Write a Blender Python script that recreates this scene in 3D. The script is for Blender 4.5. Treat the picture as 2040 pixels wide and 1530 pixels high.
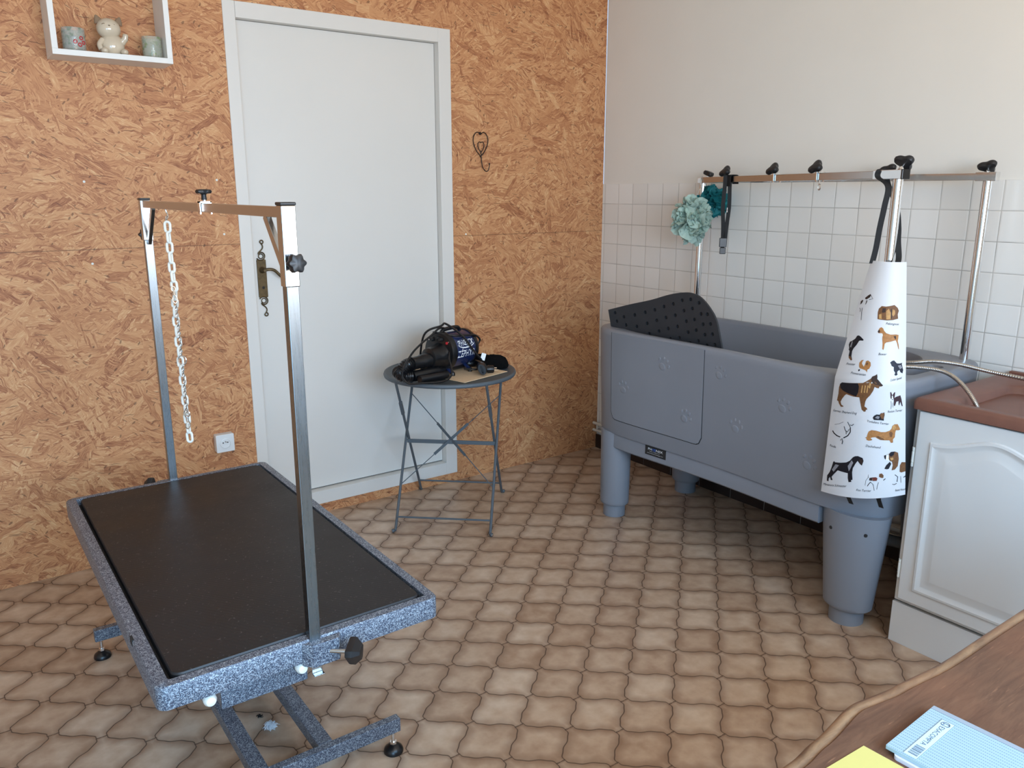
import bpy, bmesh, math, random
from mathutils import Vector, Matrix, noise as mnoise

scene = bpy.context.scene
for o in list(bpy.data.objects):
    bpy.data.objects.remove(o)
COL = scene.collection
PI = math.pi

# ---------------------------------------------------------------- camera, light, exposure
cam_data = bpy.data.cameras.new('camera')
cam_data.sensor_fit = 'HORIZONTAL'
cam_data.sensor_width = 36.0
cam_data.lens = 36.0 * 1594.2 / 2040.0
cam_data.clip_start = 0.02
cam = bpy.data.objects.new('camera', cam_data)
COL.objects.link(cam)
cam.location = (-3.0661, -3.3917, 1.4749)
cam.rotation_euler = (math.radians(90 - 13.5263), 0.0, math.radians(54.1877 - 90))
scene.camera = cam

scene.view_settings.view_transform = 'Standard'
scene.view_settings.look = 'None'
scene.view_settings.gamma = 1.0
scene.view_settings.use_curve_mapping = False
scene.view_settings.exposure = 0.0

world = bpy.data.worlds.new('daylight')
scene.world = world
world.use_nodes = True
world.node_tree.nodes['Background'].inputs[0].default_value = (0.55, 0.72, 1.0, 1)
world.node_tree.nodes['Background'].inputs[1].default_value = 1.0


def area(name, loc, target, sx, sy, power, color, spread=PI):
    L = bpy.data.lights.new(name, 'AREA')
    L.shape = 'RECTANGLE'
    L.size, L.size_y, L.energy, L.color, L.spread = sx, sy, power, color, spread
    o = bpy.data.objects.new(name, L)
    COL.objects.link(o)
    o.location = loc
    o.rotation_euler = (Vector(target) - Vector(loc)).to_track_quat('-Z', 'Y').to_euler()
    return o


# daylight through the window behind the camera: blue sky coming down, warm sunlit ground bouncing up
area('sky_light', (-2.18, -4.62, 1.62), (-2.1, -3.1, 0.0), 2.0, 1.2, 84, (0.30, 0.62, 1.0), math.radians(150))
area('ground_light', (-2.18, -4.62, 1.50), (-2.1, -3.3, 3.0), 2.0, 1.2, 82, (1.0, 0.85, 0.68), math.radians(150))
area('garden_door_light', (-4.05, -4.62, 1.10), (-3.7, -3.1, 0.1), 0.9, 1.9, 52, (0.33, 0.65, 1.0), math.radians(160))


# ---------------------------------------------------------------- materials
def lin(c):
    return tuple(((v / 12.92) if v <= 0.04045 else ((v + 0.055) / 1.055) ** 2.4) for v in c)


def rgb(r, g, b):
    return lin((r / 255.0, g / 255.0, b / 255.0)) + (1.0,)


class NT:
    def __init__(s, name):
        s.m = bpy.data.materials.new(name)
        s.m.use_nodes = True
        s.t = s.m.node_tree
        s.b = s.t.nodes['Principled BSDF']

    def n(s, kind, **kw):
        x = s.t.nodes.new(kind)
        for k, v in kw.items():
            if hasattr(x, k):
                setattr(x, k, v)
            else:
                x.inputs[k.replace('_', ' ')].default_value = v
        return x

    def l(s, a, b):
        s.t.links.new(a, b)

    def put(s, node, idx, v):
        if hasattr(v, 'links') or hasattr(v, 'is_linked'):
            s.l(v, node.inputs[idx])
        else:
            node.inputs[idx].default_value = v

    def math(s, op, a, b=0.0, c=0.0):
        x = s.t.nodes.new('ShaderNodeMath')
        x.operation = op
        s.put(x, 0, a)
        s.put(x, 1, b)
        if op in ('MULTIPLY_ADD', 'COMPARE', 'WRAP', 'SMOOTH_MIN'):
            s.put(x, 2, c)
        return x.outputs[0]

    def vmath(s, op, a, b=(0, 0, 0)):
        x = s.t.nodes.new('ShaderNodeVectorMath')
        x.operation = op
        s.put(x, 0, a)
        s.put(x, 1, b)
        return x.outputs[0]

    def mix(s, f, a, b, blend='MIX'):
        x = s.t.nodes.new('ShaderNodeMix')
        x.data_type = 'RGBA'
        x.blend_type = blend
        s.put(x, 0, f)
        s.put(x, 6, a)
        s.put(x, 7, b)
        return x.outputs[2]

    def ramp(s, f, stops, interp='LINEAR'):
        x = s.t.nodes.new('ShaderNodeValToRGB')
        x.color_ramp.interpolation = interp
        e = x.color_ramp.elements
        while len(e) < len(stops):
            e.new(0.5)
        for i, (p, c) in enumerate(stops):
            e[i].position = p
            e[i].color = c if len(c) == 4 else tuple(c) + (1,)
        s.l(f, x.inputs[0])
        return x.outputs[0]

    def maprange(s, v, a, b, c=0.0, d=1.0):
        x = s.t.nodes.new('ShaderNodeMapRange')
        s.put(x, 0, v)
        for i, q in enumerate((a, b, c, d)):
            s.put(x, i + 1, q)
        return x.outputs[0]

    def obj(s):
        return s.t.nodes.new('ShaderNodeTexCoord').outputs['Object']

    def noise(s, vec, scale, detail=2.0, rough=0.5, dist=0.0, dim='3D'):
        x = s.t.nodes.new('ShaderNodeTexNoise')
        x.noise_dimensions = dim
        s.l(vec, x.inputs['Vector'])
        x.inputs['Scale'].default_value = scale
        x.inputs['Detail'].default_value = detail
        x.inputs['Roughness'].default_value = rough
        x.inputs['Distortion'].default_value = dist
        return x.outputs['Fac']

    def bump(s, h, strength=0.3, dist=0.002):
        x = s.t.nodes.new('ShaderNodeBump')
        x.inputs['Strength'].default_value = strength
        x.inputs['Distance'].default_value = dist
        s.l(h, x.inputs['Height'])
        s.l(x.outputs[0], s.b.inputs['Normal'])

    def set(s, **kw):
        for k, v in kw.items():
            s.put(s.b, k.replace('_', ' '), v)
        return s


def flat(name, c, rough=0.5, metal=0.0, var=0.06, scale=14.0, bump=0.0, bscale=150.0, coat=0.0, spec=0.5):
    """plain surface with a little tonal variation"""
    t = NT(name)
    o = t.obj()
    f = t.noise(o, scale, 3.0)
    dark = tuple(v * (1 - var) for v in c[:3]) + (1,)
    lite = tuple(min(1, v * (1 + var)) for v in c[:3]) + (1,)
    t.set(Base_Color=t.ramp(f, [(0.3, dark), (0.7, lite)]), Roughness=rough, Metallic=metal)
    t.b.inputs['Specular IOR Level'].default_value = spec
    t.b.inputs['Coat Weight'].default_value = coat
    if bump:
        t.bump(t.noise(o, bscale, 2.0), bump, 0.001)
    return t.m


def osb_material():
    t = NT('oriented_strand_board')
    o = t.obj()
    sp = t.n('ShaderNodeSeparateXYZ')
    t.l(o, sp.inputs[0])
    cb = t.n('ShaderNodeCombineXYZ')
    t.l(sp.outputs[0], cb.inputs[0])
    t.l(sp.outputs[2], cb.inputs[1])
    P0 = cb.outputs[0]
    wob = t.n('ShaderNodeTexNoise', noise_dimensions='2D')
    wob.inputs['Scale'].default_value = 22.0
    t.l(P0, wob.inputs['Vector'])
    w = t.vmath('SCALE', t.vmath('SUBTRACT', wob.outputs['Color'], (0.5, 0.5, 0.5)))
    w.node.inputs['Scale'].default_value = 0.016
    P = t.vmath('ADD', P0, w)
    pal = [(0.0, rgb(142, 86, 56)), (0.18, rgb(174, 115, 76)), (0.45, rgb(197, 140, 95)),
           (0.70, rgb(208, 154, 107)), (0.86, rgb(218, 172, 124)), (0.95, rgb(229, 193, 147)), (1.0, rgb(238, 212, 172))]
    col = None
    hgt = None
    rnd = random.Random(4)
    layers = [(4.0, 5.0, 26.0, 0.0), (5.0, 7.0, 44.0, 0.5), (7.5, 12.0, 100.0, 0.62), (4.5, 5.5, 30.0, 0.72), (9.0, 16.0, 150.0, 0.66),
              (6.0, 9.0, 60.0, 0.74), (4.5, 5.0, 24.0, 0.88), (10.0, 22.0, 230.0, 0.70), (6.0, 8.0, 46.0, 0.86)]
    for i, (ps, sx, sy, th) in enumerate(layers):
        mp = t.n('ShaderNodeMapping')
        mp.inputs['Location'].default_value = (rnd.uniform(-9, 9), rnd.uniform(-9, 9), 0)
        mp.inputs['Rotation'].default_value = (0, 0, rnd.uniform(-0.5, 0.5))
        t.l(P, mp.inputs['Vector'])
        v1 = t.n('ShaderNodeTexVoronoi', voronoi_dimensions='2D')
        v1.inputs['Scale'].default_value = ps
        t.l(mp.outputs[0], v1.inputs['Vector'])
        s1 = t.n('ShaderNodeSeparateColor')
        t.l(v1.outputs['Color'], s1.inputs[0])
        ang = t.math('MULTIPLY', t.math('SUBTRACT', s1.outputs[0], 0.5), 2.3)
        vr = t.n('ShaderNodeVectorRotate', rotation_type='Z_AXIS')
        t.l(mp.outputs[0], vr.inputs['Vector'])
        t.l(ang, vr.inputs['Angle'])
        sc = t.vmath('MULTIPLY', vr.outputs[0], (sx, sy, 1))
        v2 = t.n('ShaderNodeTexVoronoi', voronoi_dimensions='2D')
        v2.inputs['Scale'].default_value = 1.0
        t.l(sc, v2.inputs['Vector'])
        s2 = t.n('ShaderNodeSeparateColor')
        t.l(v2.outputs['Color'], s2.inputs[0])
        gr = t.n('ShaderNodeTexNoise', noise_dimensions='2D')
        gr.inputs['Scale'].default_value = 1.0
        gr.inputs['Detail'].default_value = 3.0
        t.l(t.vmath('MULTIPLY', vr.outputs[0], (30, 420, 1)), gr.inputs['Vector'])
        tone = t.math('ADD', t.math('ADD', t.math('MULTIPLY', s2.outputs[0], 0.62), 0.12), t.math('MULTIPLY', t.math('SUBTRACT', gr.outputs['Fac'], 0.5), 0.95))
        c = t.ramp(tone, pal)
        if col is None:
            col, hgt = c, s2.outputs[2]
        else:
            mk = t.math('GREATER_THAN', s2.outputs[1], th)
            col = t.mix(mk, col, c)
            x = t.n('ShaderNodeMix', data_type='FLOAT')
            t.l(mk, x.inputs[0])
            t.l(hgt, x.inputs[2])
            t.l(s2.outputs[2], x.inputs[3])
            hgt = x.outputs[0]
    # dark slivers and bark flecks
    for k, (sx, sy, th) in enumerate(((34, 210, 0.984), (60, 120, 0.988), (20, 260, 0.986))):
        mp = t.n('ShaderNodeMapping')
        mp.inputs['Rotation'].default_value = (0, 0, (0.6, -0.9, 0.1)[k])
        mp.inputs['Location'].default_value = (3.1 * k, 1.7, 0)
        t.l(P, mp.inputs['Vector'])
        v = t.n('ShaderNodeTexVoronoi', voronoi_dimensions='2D')
        v.inputs['Scale'].default_value = 1.0
        t.l(t.vmath('MULTIPLY', mp.outputs[0], (sx, sy, 1)), v.inputs['Vector'])
        s3 = t.n('ShaderNodeSeparateColor')
        t.l(v.outputs['Color'], s3.inputs[0])
        mk = t.math('MULTIPLY', t.math('GREATER_THAN', s3.outputs[0], th), t.math('LESS_THAN', v.outputs['Distance'], 0.42))
        col = t.mix(t.math('MULTIPLY', mk, 0.62), col, rgb(92, 58, 40))
    # joint between the upper and lower sheet
    seam = t.math('LESS_THAN', t.math('ABSOLUTE', t.math('SUBTRACT', sp.outputs[2], 1.2627)), 0.0016)
    col = t.mix(t.math('MULTIPLY', seam, 0.55), col, rgb(80, 52, 36))
    t.set(Base_Color=col, Roughness=0.55)
    t.b.inputs['Specular IOR Level'].default_value = 0.35
    t.bump(hgt, 0.14, 0.001)
    return t.m


def floor_material():
    t = NT('lobed_terracotta_tiles')
    sp = t.n('ShaderNodeSeparateXYZ')
    o = t.obj()
    t.l(o, sp.inputs[0])
    # lattice a = (-.1068,-.0930) b = (.1080,-.0915)
    ax, ay, bx, by = -0.1068, -0.0930, 0.1080, -0.0915
    det = ax * by - bx * ay
    x = t.math('ADD', sp.outputs[0], 0.924)
    y = t.math('ADD', sp.outputs[1], 1.512)
    u = t.math('ADD', t.math('MULTIPLY', x, by / det), t.math('MULTIPLY', y, -bx / det))
    v = t.math('ADD', t.math('MULTIPLY', x, -ay / det), t.math('MULTIPLY', y, ax / det))
    irr = t.math('MULTIPLY', t.math('SUBTRACT', t.noise(o, 9.0, 1.0), 0.5), 0.05)

    def wave(q):
        # edge line of a lobed tile: shallow S with a quick step at the corners and a small nick in the middle
        a = t.math('SINE', t.math('MULTIPLY', q, 2 * PI))
        c = t.math('SINE', t.math('MULTIPLY', q, 6 * PI))
        w = t.math('POWER', t.math('ABSOLUTE', t.math('DIVIDE', t.math('SINE', t.math('MULTIPLY', q, PI)), 0.25)), 4.0)
        step = t.math('DIVIDE', t.math('MULTIPLY', a, 0.30), t.math('ADD', w, 1.0))
        return t.math('ADD', t.math('SUBTRACT', t.math('MULTIPLY', a, 0.028), step), t.math('MULTIPLY', c, 0.010))
    uu = t.math('ADD', t.math('SUBTRACT', u, wave(v)), irr)
    vv = t.math('ADD', t.math('SUBTRACT', v, wave(u)), irr)
    du = t.math('PINGPONG', uu, 0.5)
    dv = t.math('PINGPONG', vv, 0.5)
    d = t.math('MINIMUM', du, dv)
    cb = t.n('ShaderNodeCombineXYZ')
    t.l(t.math('FLOOR', uu), cb.inputs[0])
    t.l(t.math('FLOOR', vv), cb.inputs[1])
    wn = t.n('ShaderNodeTexWhiteNoise', noise_dimensions='2D')
    t.l(cb.outputs[0], wn.inputs['Vector'])
    clouds = t.noise(o, 17.0, 3.0, 0.55)
    f = t.math('ADD', t.math('MULTIPLY', clouds, 0.75), t.math('MULTIPLY', wn.outputs['Value'], 0.28))
    base = t.ramp(f, [(0.25, rgb(168, 138, 113)), (0.5, rgb(192, 165, 140)), (0.75, rgb(210, 188, 165))])
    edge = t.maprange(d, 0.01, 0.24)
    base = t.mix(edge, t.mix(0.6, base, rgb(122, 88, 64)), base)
    grout = t.maprange(d, 0.006, 0.016)
    col = t.mix(grout, rgb(92, 72, 58), base)
    t.set(Base_Color=col, Roughness=t.maprange(grout, 0, 1, 0.85, 0.36))
    t.b.inputs['Specular IOR Level'].default_value = 0.4
    h = t.math('ADD', t.maprange(d, 0.005, 0.07), t.math('MULTIPLY', clouds, 0.12))
    t.bump(h, 0.3, 0.003)
    return t.m


def wall_tile_material():
    t = NT('white_wall_tiles')
    o = t.obj()
    sp = t.n('ShaderNodeSeparateXYZ')
    t.l(o, sp.inputs[0])
    k = t.math('DIVIDE', t.math('MULTIPLY', t.math('ADD', sp.outputs[1], 0.0187), -1.0), 0.108)
    j = t.math('DIVIDE', t.math('SUBTRACT', 1.5171, sp.outputs[2]), 0.108)
    jit = t.math('MULTIPLY', t.math('SUBTRACT', t.noise(o, 3.0, 1.0), 0.5), 0.03)
    k2 = t.math('ADD', k, jit)
    j2 = t.math('ADD', j, jit)
    d = t.math('MINIMUM', t.math('PINGPONG', k2, 0.5), t.math('PINGPONG', j2, 0.5))
    cb = t.n('ShaderNodeCombineXYZ')
    t.l(t.math('FLOOR', k2), cb.inputs[0])
    t.l(t.math('FLOOR', j2), cb.inputs[1])
    wn = t.n('ShaderNodeTexWhiteNoise', noise_dimensions='2D')
    t.l(cb.outputs[0], wn.inputs['Vector'])
    tile = t.mix(wn.outputs['Value'], rgb(231, 227, 219), rgb(238, 235, 228))
    dirt = t.noise(o, 6.0, 3.0)
    gcol = t.ramp(dirt, [(0.35, rgb(204, 199, 190)), (0.65, rgb(168, 163, 155))])
    m = t.maprange(d, 0.008, 0.018)
    t.set(Base_Color=t.mix(m, gcol, tile), Roughness=t.maprange(m, 0, 1, 0.8, 0.22))
    t.bump(t.math('ADD', t.maprange(d, 0.008, 0.05), t.math('MULTIPLY', t.noise(o, 9.0, 1.0), 0.25)), 0.35, 0.002)
    return t.m


def hammered_material():
    t = NT('hammered_blue_grey_paint')
    o = t.obj()
    n1 = t.noise(o, 230.0, 1.0, 0.5, 0.6)
    rid = t.math('ABSOLUTE', t.math('SUBTRACT', n1, 0.5))
    f = t.maprange(rid, 0.01, 0.085, 1.0, 0.0)
    t.set(Base_Color=t.ramp(f, [(0.15, rgb(70, 77, 92)), (0.5, rgb(106, 115, 128)), (0.9, rgb(166, 174, 182))]), Roughness=0.38, Metallic=0.25)
    t.bump(f, 0.35, 0.001)
    return t.m


def steel_material(name, c, rough, scratch=True):
    t = NT(name)
    o = t.obj()
    if scratch:
        st = t.n('ShaderNodeMapping')
        st.inputs['Scale'].default_value = (60, 60, 3)
        t.l(o, st.inputs['Vector'])
        f = t.noise(st.outputs[0], 4.0, 4.0, 0.6)
        t.set(Base_Color=t.ramp(f, [(0.3, tuple(v * 0.94 for v in c[:3]) + (1,)), (0.7, c)]),
              Roughness=t.maprange(f, 0.3, 0.7, rough * 0.92, rough * 1.08), Metallic=1.0)
    else:
        t.set(Base_Color=c, Roughness=rough, Metallic=1.0)
    return t.m


def mat_rubber_material():
    t = NT('ribbed_dark_rubber')
    o = t.obj()
    wv = t.n('ShaderNodeTexWave', wave_type='BANDS', bands_direction='DIAGONAL')
    wv.inputs['Scale'].default_value = 95.0
    t.l(o, wv.inputs['Vector'])
    dust = t.noise(o, 5.0, 6.0, 0.65)
    speck = t.noise(o, 160.0, 2.0)
    c = t.ramp(dust, [(0.35, rgb(25, 24, 25)), (0.65, rgb(34, 33, 34))])
    c = t.mix(t.math('MULTIPLY', t.maprange(speck, 0.66, 0.74), 0.35), c, rgb(128, 122, 118))
    t.set(Base_Color=c, Roughness=t.maprange(dust, 0.3, 0.7, 0.42, 0.55))
    t.b.inputs['Specular IOR Level'].default_value = 0.35
    t.bump(wv.outputs['Fac'], 0.15, 0.001)
    return t.m


def wood_material(name, c0, c1, scale=(3, 26, 26), scratches=True, rough=0.42):
    t = NT(name)
    o = t.obj()
    mp = t.n('ShaderNodeMapping')
    mp.inputs['Scale'].default_value = scale
    t.l(o, mp.inputs['Vector'])
    f = t.noise(mp.outputs[0], 3.0, 5.0, 0.65, 0.8)
    col = t.ramp(f, [(0.3, c0), (0.7, c1)])
    if scratches:
        m2 = t.n('ShaderNodeMapping')
        m2.inputs['Scale'].default_value = (9, 120, 30)
        m2.inputs['Rotation'].default_value = (0, 0, 0.9)
        t.l(o, m2.inputs['Vector'])
        s = t.noise(m2.outputs[0], 2.2, 3.0, 0.6)
        col = t.mix(t.math('MULTIPLY', t.maprange(s, 0.64, 0.72), 0.4), col, rgb(170, 122, 90))
        big = t.noise(o, 4.0, 3.0)
        col = t.mix(t.math('MULTIPLY', t.maprange(big, 0.5, 0.75), 0.5), col, rgb(132, 84, 58))
    t.set(Base_Color=col, Roughness=rough)
    t.bump(f, 0.15, 0.001)
    return t.m


M = {}
M['osb'] = osb_material()
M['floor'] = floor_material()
M['tiles'] = wall_tile_material()
M['paint'] = flat('white_wall_paint', rgb(231, 226, 216), 0.75, var=0.015, scale=3, bump=0.12, bscale=60)
M['ceiling'] = flat('white_ceiling_paint', rgb(236, 232, 226), 0.8, var=0.01)
M['door'] = flat('white_door_lacquer', rgb(221, 216, 208), 0.38, var=0.012, scale=2)
M['gap'] = flat('dark_gap', rgb(34, 32, 31), 0.8)
M['plinth'] = flat('dark_brown_tile', rgb(46, 34, 30), 0.3)
M['shelf'] = flat('white_melamine', rgb(232, 230, 224), 0.45, var=0.01)
M['hammer'] = hammered_material()
M['steel'] = steel_material('brushed_steel', rgb(190, 190, 189), 0.22)
M['post_steel'] = steel_material('dull_steel', rgb(138, 144, 148), 0.28)
M['chrome'] = steel_material('polished_chrome', rgb(226, 226, 226), 0.09, False)
M['hose_metal'] = steel_material('hose_steel', rgb(186, 182, 176), 0.26, False)
M['black'] = flat('black_plastic', rgb(24, 24, 26), 0.42, var=0.1)
M['satin_black'] = flat('black_satin_plastic', rgb(19, 19, 21), 0.3, var=0.1)
M['nylon'] = flat('black_nylon', rgb(18, 18, 19), 0.75, var=0.2, scale=90, bump=0.3, bscale=900)
M['cloth'] = flat('black_cloth', rgb(12, 12, 13), 0.95, var=0.2, scale=60, bump=0.3, bscale=500, spec=0.1)
M['rubber'] = mat_rubber_material()
M['rubber_edge'] = flat('black_rubber', rgb(30, 31, 34), 0.45)
M['bath_rubber'] = flat('black_bath_rubber', rgb(40, 42, 46), 0.48, var=0.08, bump=0.1, bscale=400)
M['white_plastic'] = flat('white_plastic', rgb(232, 231, 222), 0.35, var=0.02)
M['tub'] = flat('grey_moulded_plastic', rgb(128, 131, 138), 0.42, var=0.02, scale=6, bump=0.06, bscale=900)
M['bistro'] = flat('slate_grey_metal_paint', rgb(82, 90, 96), 0.5, var=0.04)
M['ply'] = wood_material('pale_plywood', rgb(214, 182, 144), rgb(228, 200, 164), (40, 4, 10), False, 0.6)
M['navy'] = flat('navy_blue_paint', rgb(26, 40, 78), 0.25, var=0.05, coat=0.4)
M['print_white'] = flat('white_print', rgb(236, 238, 240), 0.5, var=0.01)
M['print_blue'] = flat('blue_print', rgb(40, 96, 190), 0.5, var=0.01)
M['red'] = flat('red_plastic', rgb(190, 36, 44), 0.35)
M['bronze'] = flat('aged_bronze', rgb(92, 76, 52), 0.42, metal=0.75, var=0.25, scale=60)
M['iron'] = flat('brown_wire_iron', rgb(38, 26, 20), 0.5, metal=0.3)
M['ceramic'] = flat('cream_glazed_ceramic', rgb(206, 190, 166), 0.14, var=0.06, scale=20, coat=0.6)
M['ceramic_brown'] = flat('brown_ceramic_glaze', rgb(140, 116, 92), 0.16, coat=0.6)
M['socket'] = flat('white_socket_plastic', rgb(226, 227, 226), 0.3, var=0.01)
M['cabinet'] = flat('white_painted_cabinet', rgb(212, 210, 206), 0.4, var=0.012, scale=4)
M['sink'] = flat('brown_resin_sink', rgb(118, 78, 64), 0.42, var=0.05, scale=30)
M['desk'] = wood_material('worn_dark_oak', rgb(84, 54, 38), rgb(114, 80, 58), rough=0.6)
M['desk_edge'] = wood_material('worn_pale_oak_edge', rgb(100, 72, 52), rgb(150, 114, 82), (4, 20, 20))
M['mint'] = flat('mint_mesh', rgb(176, 198, 184), 0.75, var=0.1, scale=40)
M['teal'] = flat('teal_mesh', rgb(14, 112, 116), 0.75, var=0.2, scale=40)
M['cord'] = flat('pale_cord', rgb(206, 202, 192), 0.8)
M['oilcloth'] = flat('white_oilcloth', rgb(212, 212, 213), 0.42, var=0.01, scale=5)
M['yellow'] = flat('yellow_paper', rgb(206, 192, 112), 0.7, var=0.02)
M['lilac'] = flat('white_card', rgb(214, 214, 228), 0.6, var=0.01)
M['grey_card'] = flat('grey_card', rgb(150, 158, 166), 0.6, var=0.02)
M['fluff'] = flat('white_fur', rgb(232, 234, 238), 0.9, var=0.05)
M['dark_fluff'] = flat('black_fur', rgb(28, 26, 26), 0.9)
M['pipe'] = flat('cream_pipe_paint', rgb(214, 206, 192), 0.5)
M['drain'] = flat('grey_drain_pipe', rgb(120, 122, 124), 0.5)
PRINTC = {'k': rgb(28, 26, 32), 'd': rgb(56, 40, 34), 'b': rgb(112, 76, 48), 'g': rgb(186, 142, 88), 't': rgb(166, 114, 66),
          'n': rgb(34, 36, 48), 'm': rgb(62, 42, 46), 's': rgb(140, 138, 142), 'r': rgb(112, 54, 42), 'w': rgb(236, 236, 236)}
for k, c in PRINTC.items():
    M['print_' + k] = flat('printed_ink_' + {'k': 'black', 'd': 'dark_brown', 'b': 'brown', 'g': 'golden', 't': 'tan', 'n': 'navy',
                                             'm': 'maroon', 's': 'silver', 'r': 'red_brown', 'w': 'white'}[k], c, 0.5, var=0.18, scale=160, spec=0.25)


def glass_material(name, tint, speck):
    t = NT(name)
    o = t.obj()
    f = t.noise(o, 55.0, 3.0, 0.6)
    m = t.maprange(f, 0.5, 0.66)
    t.set(Base_Color=t.mix(m, tint, speck), Roughness=0.08, Alpha=t.maprange(m, 0, 1, 0.30, 0.72))
    return t.m


M['glass_a'] = glass_material('frosted_patterned_glass', rgb(206, 212, 204), rgb(132, 148, 130))
M['glass_b'] = glass_material('green_patterned_glass', rgb(206, 212, 196), rgb(128, 146, 96))

def notebook_material():
    t = NT('pale_blue_ruled_cover')
    o = t.obj()
    mp = t.n('ShaderNodeMapping')
    mp.inputs['Rotation'].default_value = (0, 0, math.radians(-2.2))
    t.l(o, mp.inputs['Vector'])
    sp = t.n('ShaderNodeSeparateXYZ')
    t.l(mp.outputs[0], sp.inputs[0])
    rows = t.math('PINGPONG', t.math('DIVIDE', sp.outputs[0], 0.0062), 0.5)
    dash = t.math('PINGPONG', t.math('DIVIDE', sp.outputs[1], 0.0026), 0.5)
    m = t.math('MULTIPLY', t.math('LESS_THAN', rows, 0.17), t.math('LESS_THAN', dash, 0.30))
    t.set(Base_Color=t.mix(t.math('MULTIPLY', m, 0.75), rgb(160, 184, 194), rgb(112, 134, 150)), Roughness=0.5)
    return t.m


M['notebook'] = notebook_material()
M['label_card'] = flat('pale_label', rgb(196, 216, 232), 0.5, var=0.01)
M['ink'] = flat('slate_ink', rgb(70, 86, 104), 0.6, var=0.02)


# ---------------------------------------------------------------- mesh helpers
class MB:
    def __init__(s):
        s.v, s.f, s.mi, s.mats = [], [], [], []

    def m(s, mat):
        if mat not in s.mats:
            s.mats.append(mat)
        return s.mats.index(mat)

    def add(s, verts, faces, mat):
        b = len(s.v)
        i = s.m(mat)
        s.v += [tuple(q) for q in verts]
        for f in faces:
            s.f.append(tuple(b + k for k in f))
            s.mi.append(i)
        return s

    def box(s, lo, hi, mat, R=None, c=None):
        (x0, y0, z0), (x1, y1, z1) = lo, hi
        vs = [(x0, y0, z0), (x1, y0, z0), (x1, y1, z0), (x0, y1, z0), (x0, y0, z1), (x1, y0, z1), (x1, y1, z1), (x0, y1, z1)]
        if R is not None:
            c = Vector(c)
            vs = [R @ Vector(q) + c for q in vs]
        return s.add(vs, [(0, 3, 2, 1), (4, 5, 6, 7), (0, 1, 5, 4), (1, 2, 6, 5), (2, 3, 7, 6), (3, 0, 4, 7)], mat)

    def beam(s, p0, p1, w, h, mat, up=(0, 0, 1)):
        p0, p1 = Vector(p0), Vector(p1)
        d = (p1 - p0).normalized()
        r = d.cross(Vector(up))
        if r.length < 1e-4:
            r = d.cross(Vector((1, 0, 0)))
        r.normalize()
        u = r.cross(d).normalized()
        q = [(-1, -1), (1, -1), (1, 1), (-1, 1)]
        a = [p0 + r * (x * w / 2) + u * (y * h / 2) for x, y in q]
        b = [p1 + r * (x * w / 2) + u * (y * h / 2) for x, y in q]
        return s.add(a + b, [(3, 2, 1, 0), (4, 5, 6, 7), (0, 1, 5, 4), (1, 2, 6, 5), (2, 3, 7, 6), (3, 0, 4, 7)], mat)

    def loft(s, rings, mat, cap0=True, cap1=True, closed=True, wrap=False):
        n = len(rings[0])
        vs = [q for r in rings for q in r]
        fs = []
        R = len(rings)
        for i in range(R if wrap else R - 1):
            j = (i + 1) % R
            for k in range(n if closed else n - 1):
                k2 = (k + 1) % n
                fs.append((i * n + k, i * n + k2, j * n + k2, j * n + k))
        if not wrap:
            if cap0:
                fs.append(tuple(reversed(range(n))))
            if cap1:
                fs.append(tuple((R - 1) * n + k for k in range(n)))
        return s.add(vs, fs, mat)

    def tube(s, pts, r, mat, n=10, closed=False, rs=None):
        pts = [Vector(q) for q in pts]
        N = len(pts)
        rings = []
        prev = None
        for i, q in enumerate(pts):
            if closed:
                d = pts[(i + 1) % N] - pts[i - 1]
            else:
                d = pts[min(N - 1, i + 1)] - pts[max(0, i - 1)]
            d = d.normalized()
            if prev is None:
                a = Vector((0, 0, 1)) if abs(d.z) < 0.9 else Vector((1, 0, 0))
                prev = a
            x = prev - d * prev.dot(d)
            if x.length < 1e-5:
                x = d.orthogonal()
            x.normalize()
            prev = x
            y = d.cross(x)
            rr = rs[i] if rs else r
            rings.append([q + x * (rr * math.cos(2 * PI * k / n)) + y * (rr * math.sin(2 * PI * k / n)) for k in range(n)])
        return s.loft(rings, mat, wrap=closed)

    def lathe(s, prof, mat, c=(0, 0, 0), axis=(0, 0, 1), n=24, sx=1.0, sy=1.0, R=None):
        q = R if R is not None else Vector((0, 0, 1)).rotation_difference(Vector(axis).normalized()).to_matrix()
        c = Vector(c)
        rings = [[c + q @ Vector((r * sx * math.cos(2 * PI * k / n), r * sy * math.sin(2 * PI * k / n), z)) for k in range(n)] for r, z in prof]
        return s.loft(rings, mat)

    def ball(s, c, rad, mat, R=None, nu=20, nv=12, fn=None):
        rx, ry, rz = rad if hasattr(rad, '__len__') else (rad,) * 3
        R = R or Matrix.Identity(3)
        c = Vector(c)
        rings = []
        for i in range(nv + 1):
            th = PI * (0.02 + 0.96 * i / nv)
            ring = []
            for k in range(nu):
                ph = 2 * PI * k / nu
                d = Vector((math.sin(th) * math.cos(ph), math.sin(th) * math.sin(ph), -math.cos(th)))
                g = fn(d) if fn else 1.0
                ring.append(c + R @ Vector((d.x * rx * g, d.y * ry * g, d.z * rz * g)))
            rings.append(ring)
        return s.loft(rings, mat)

    def prism(s, poly, fn, mat):
        """poly: 2D points; fn(x, y, k) -> 3D for k = 0 (front) and 1 (back)"""
        n = len(poly)
        a = [fn(x, y, 0) for x, y in poly]
        b = [fn(x, y, 1) for x, y in poly]
        fs = [tuple(range(n)), tuple(reversed(range(n, 2 * n)))]
        fs += [(k, n + k, n + (k + 1) % n, (k + 1) % n) for k in range(n)]
        return s.add(a + b, fs, mat)

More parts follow.
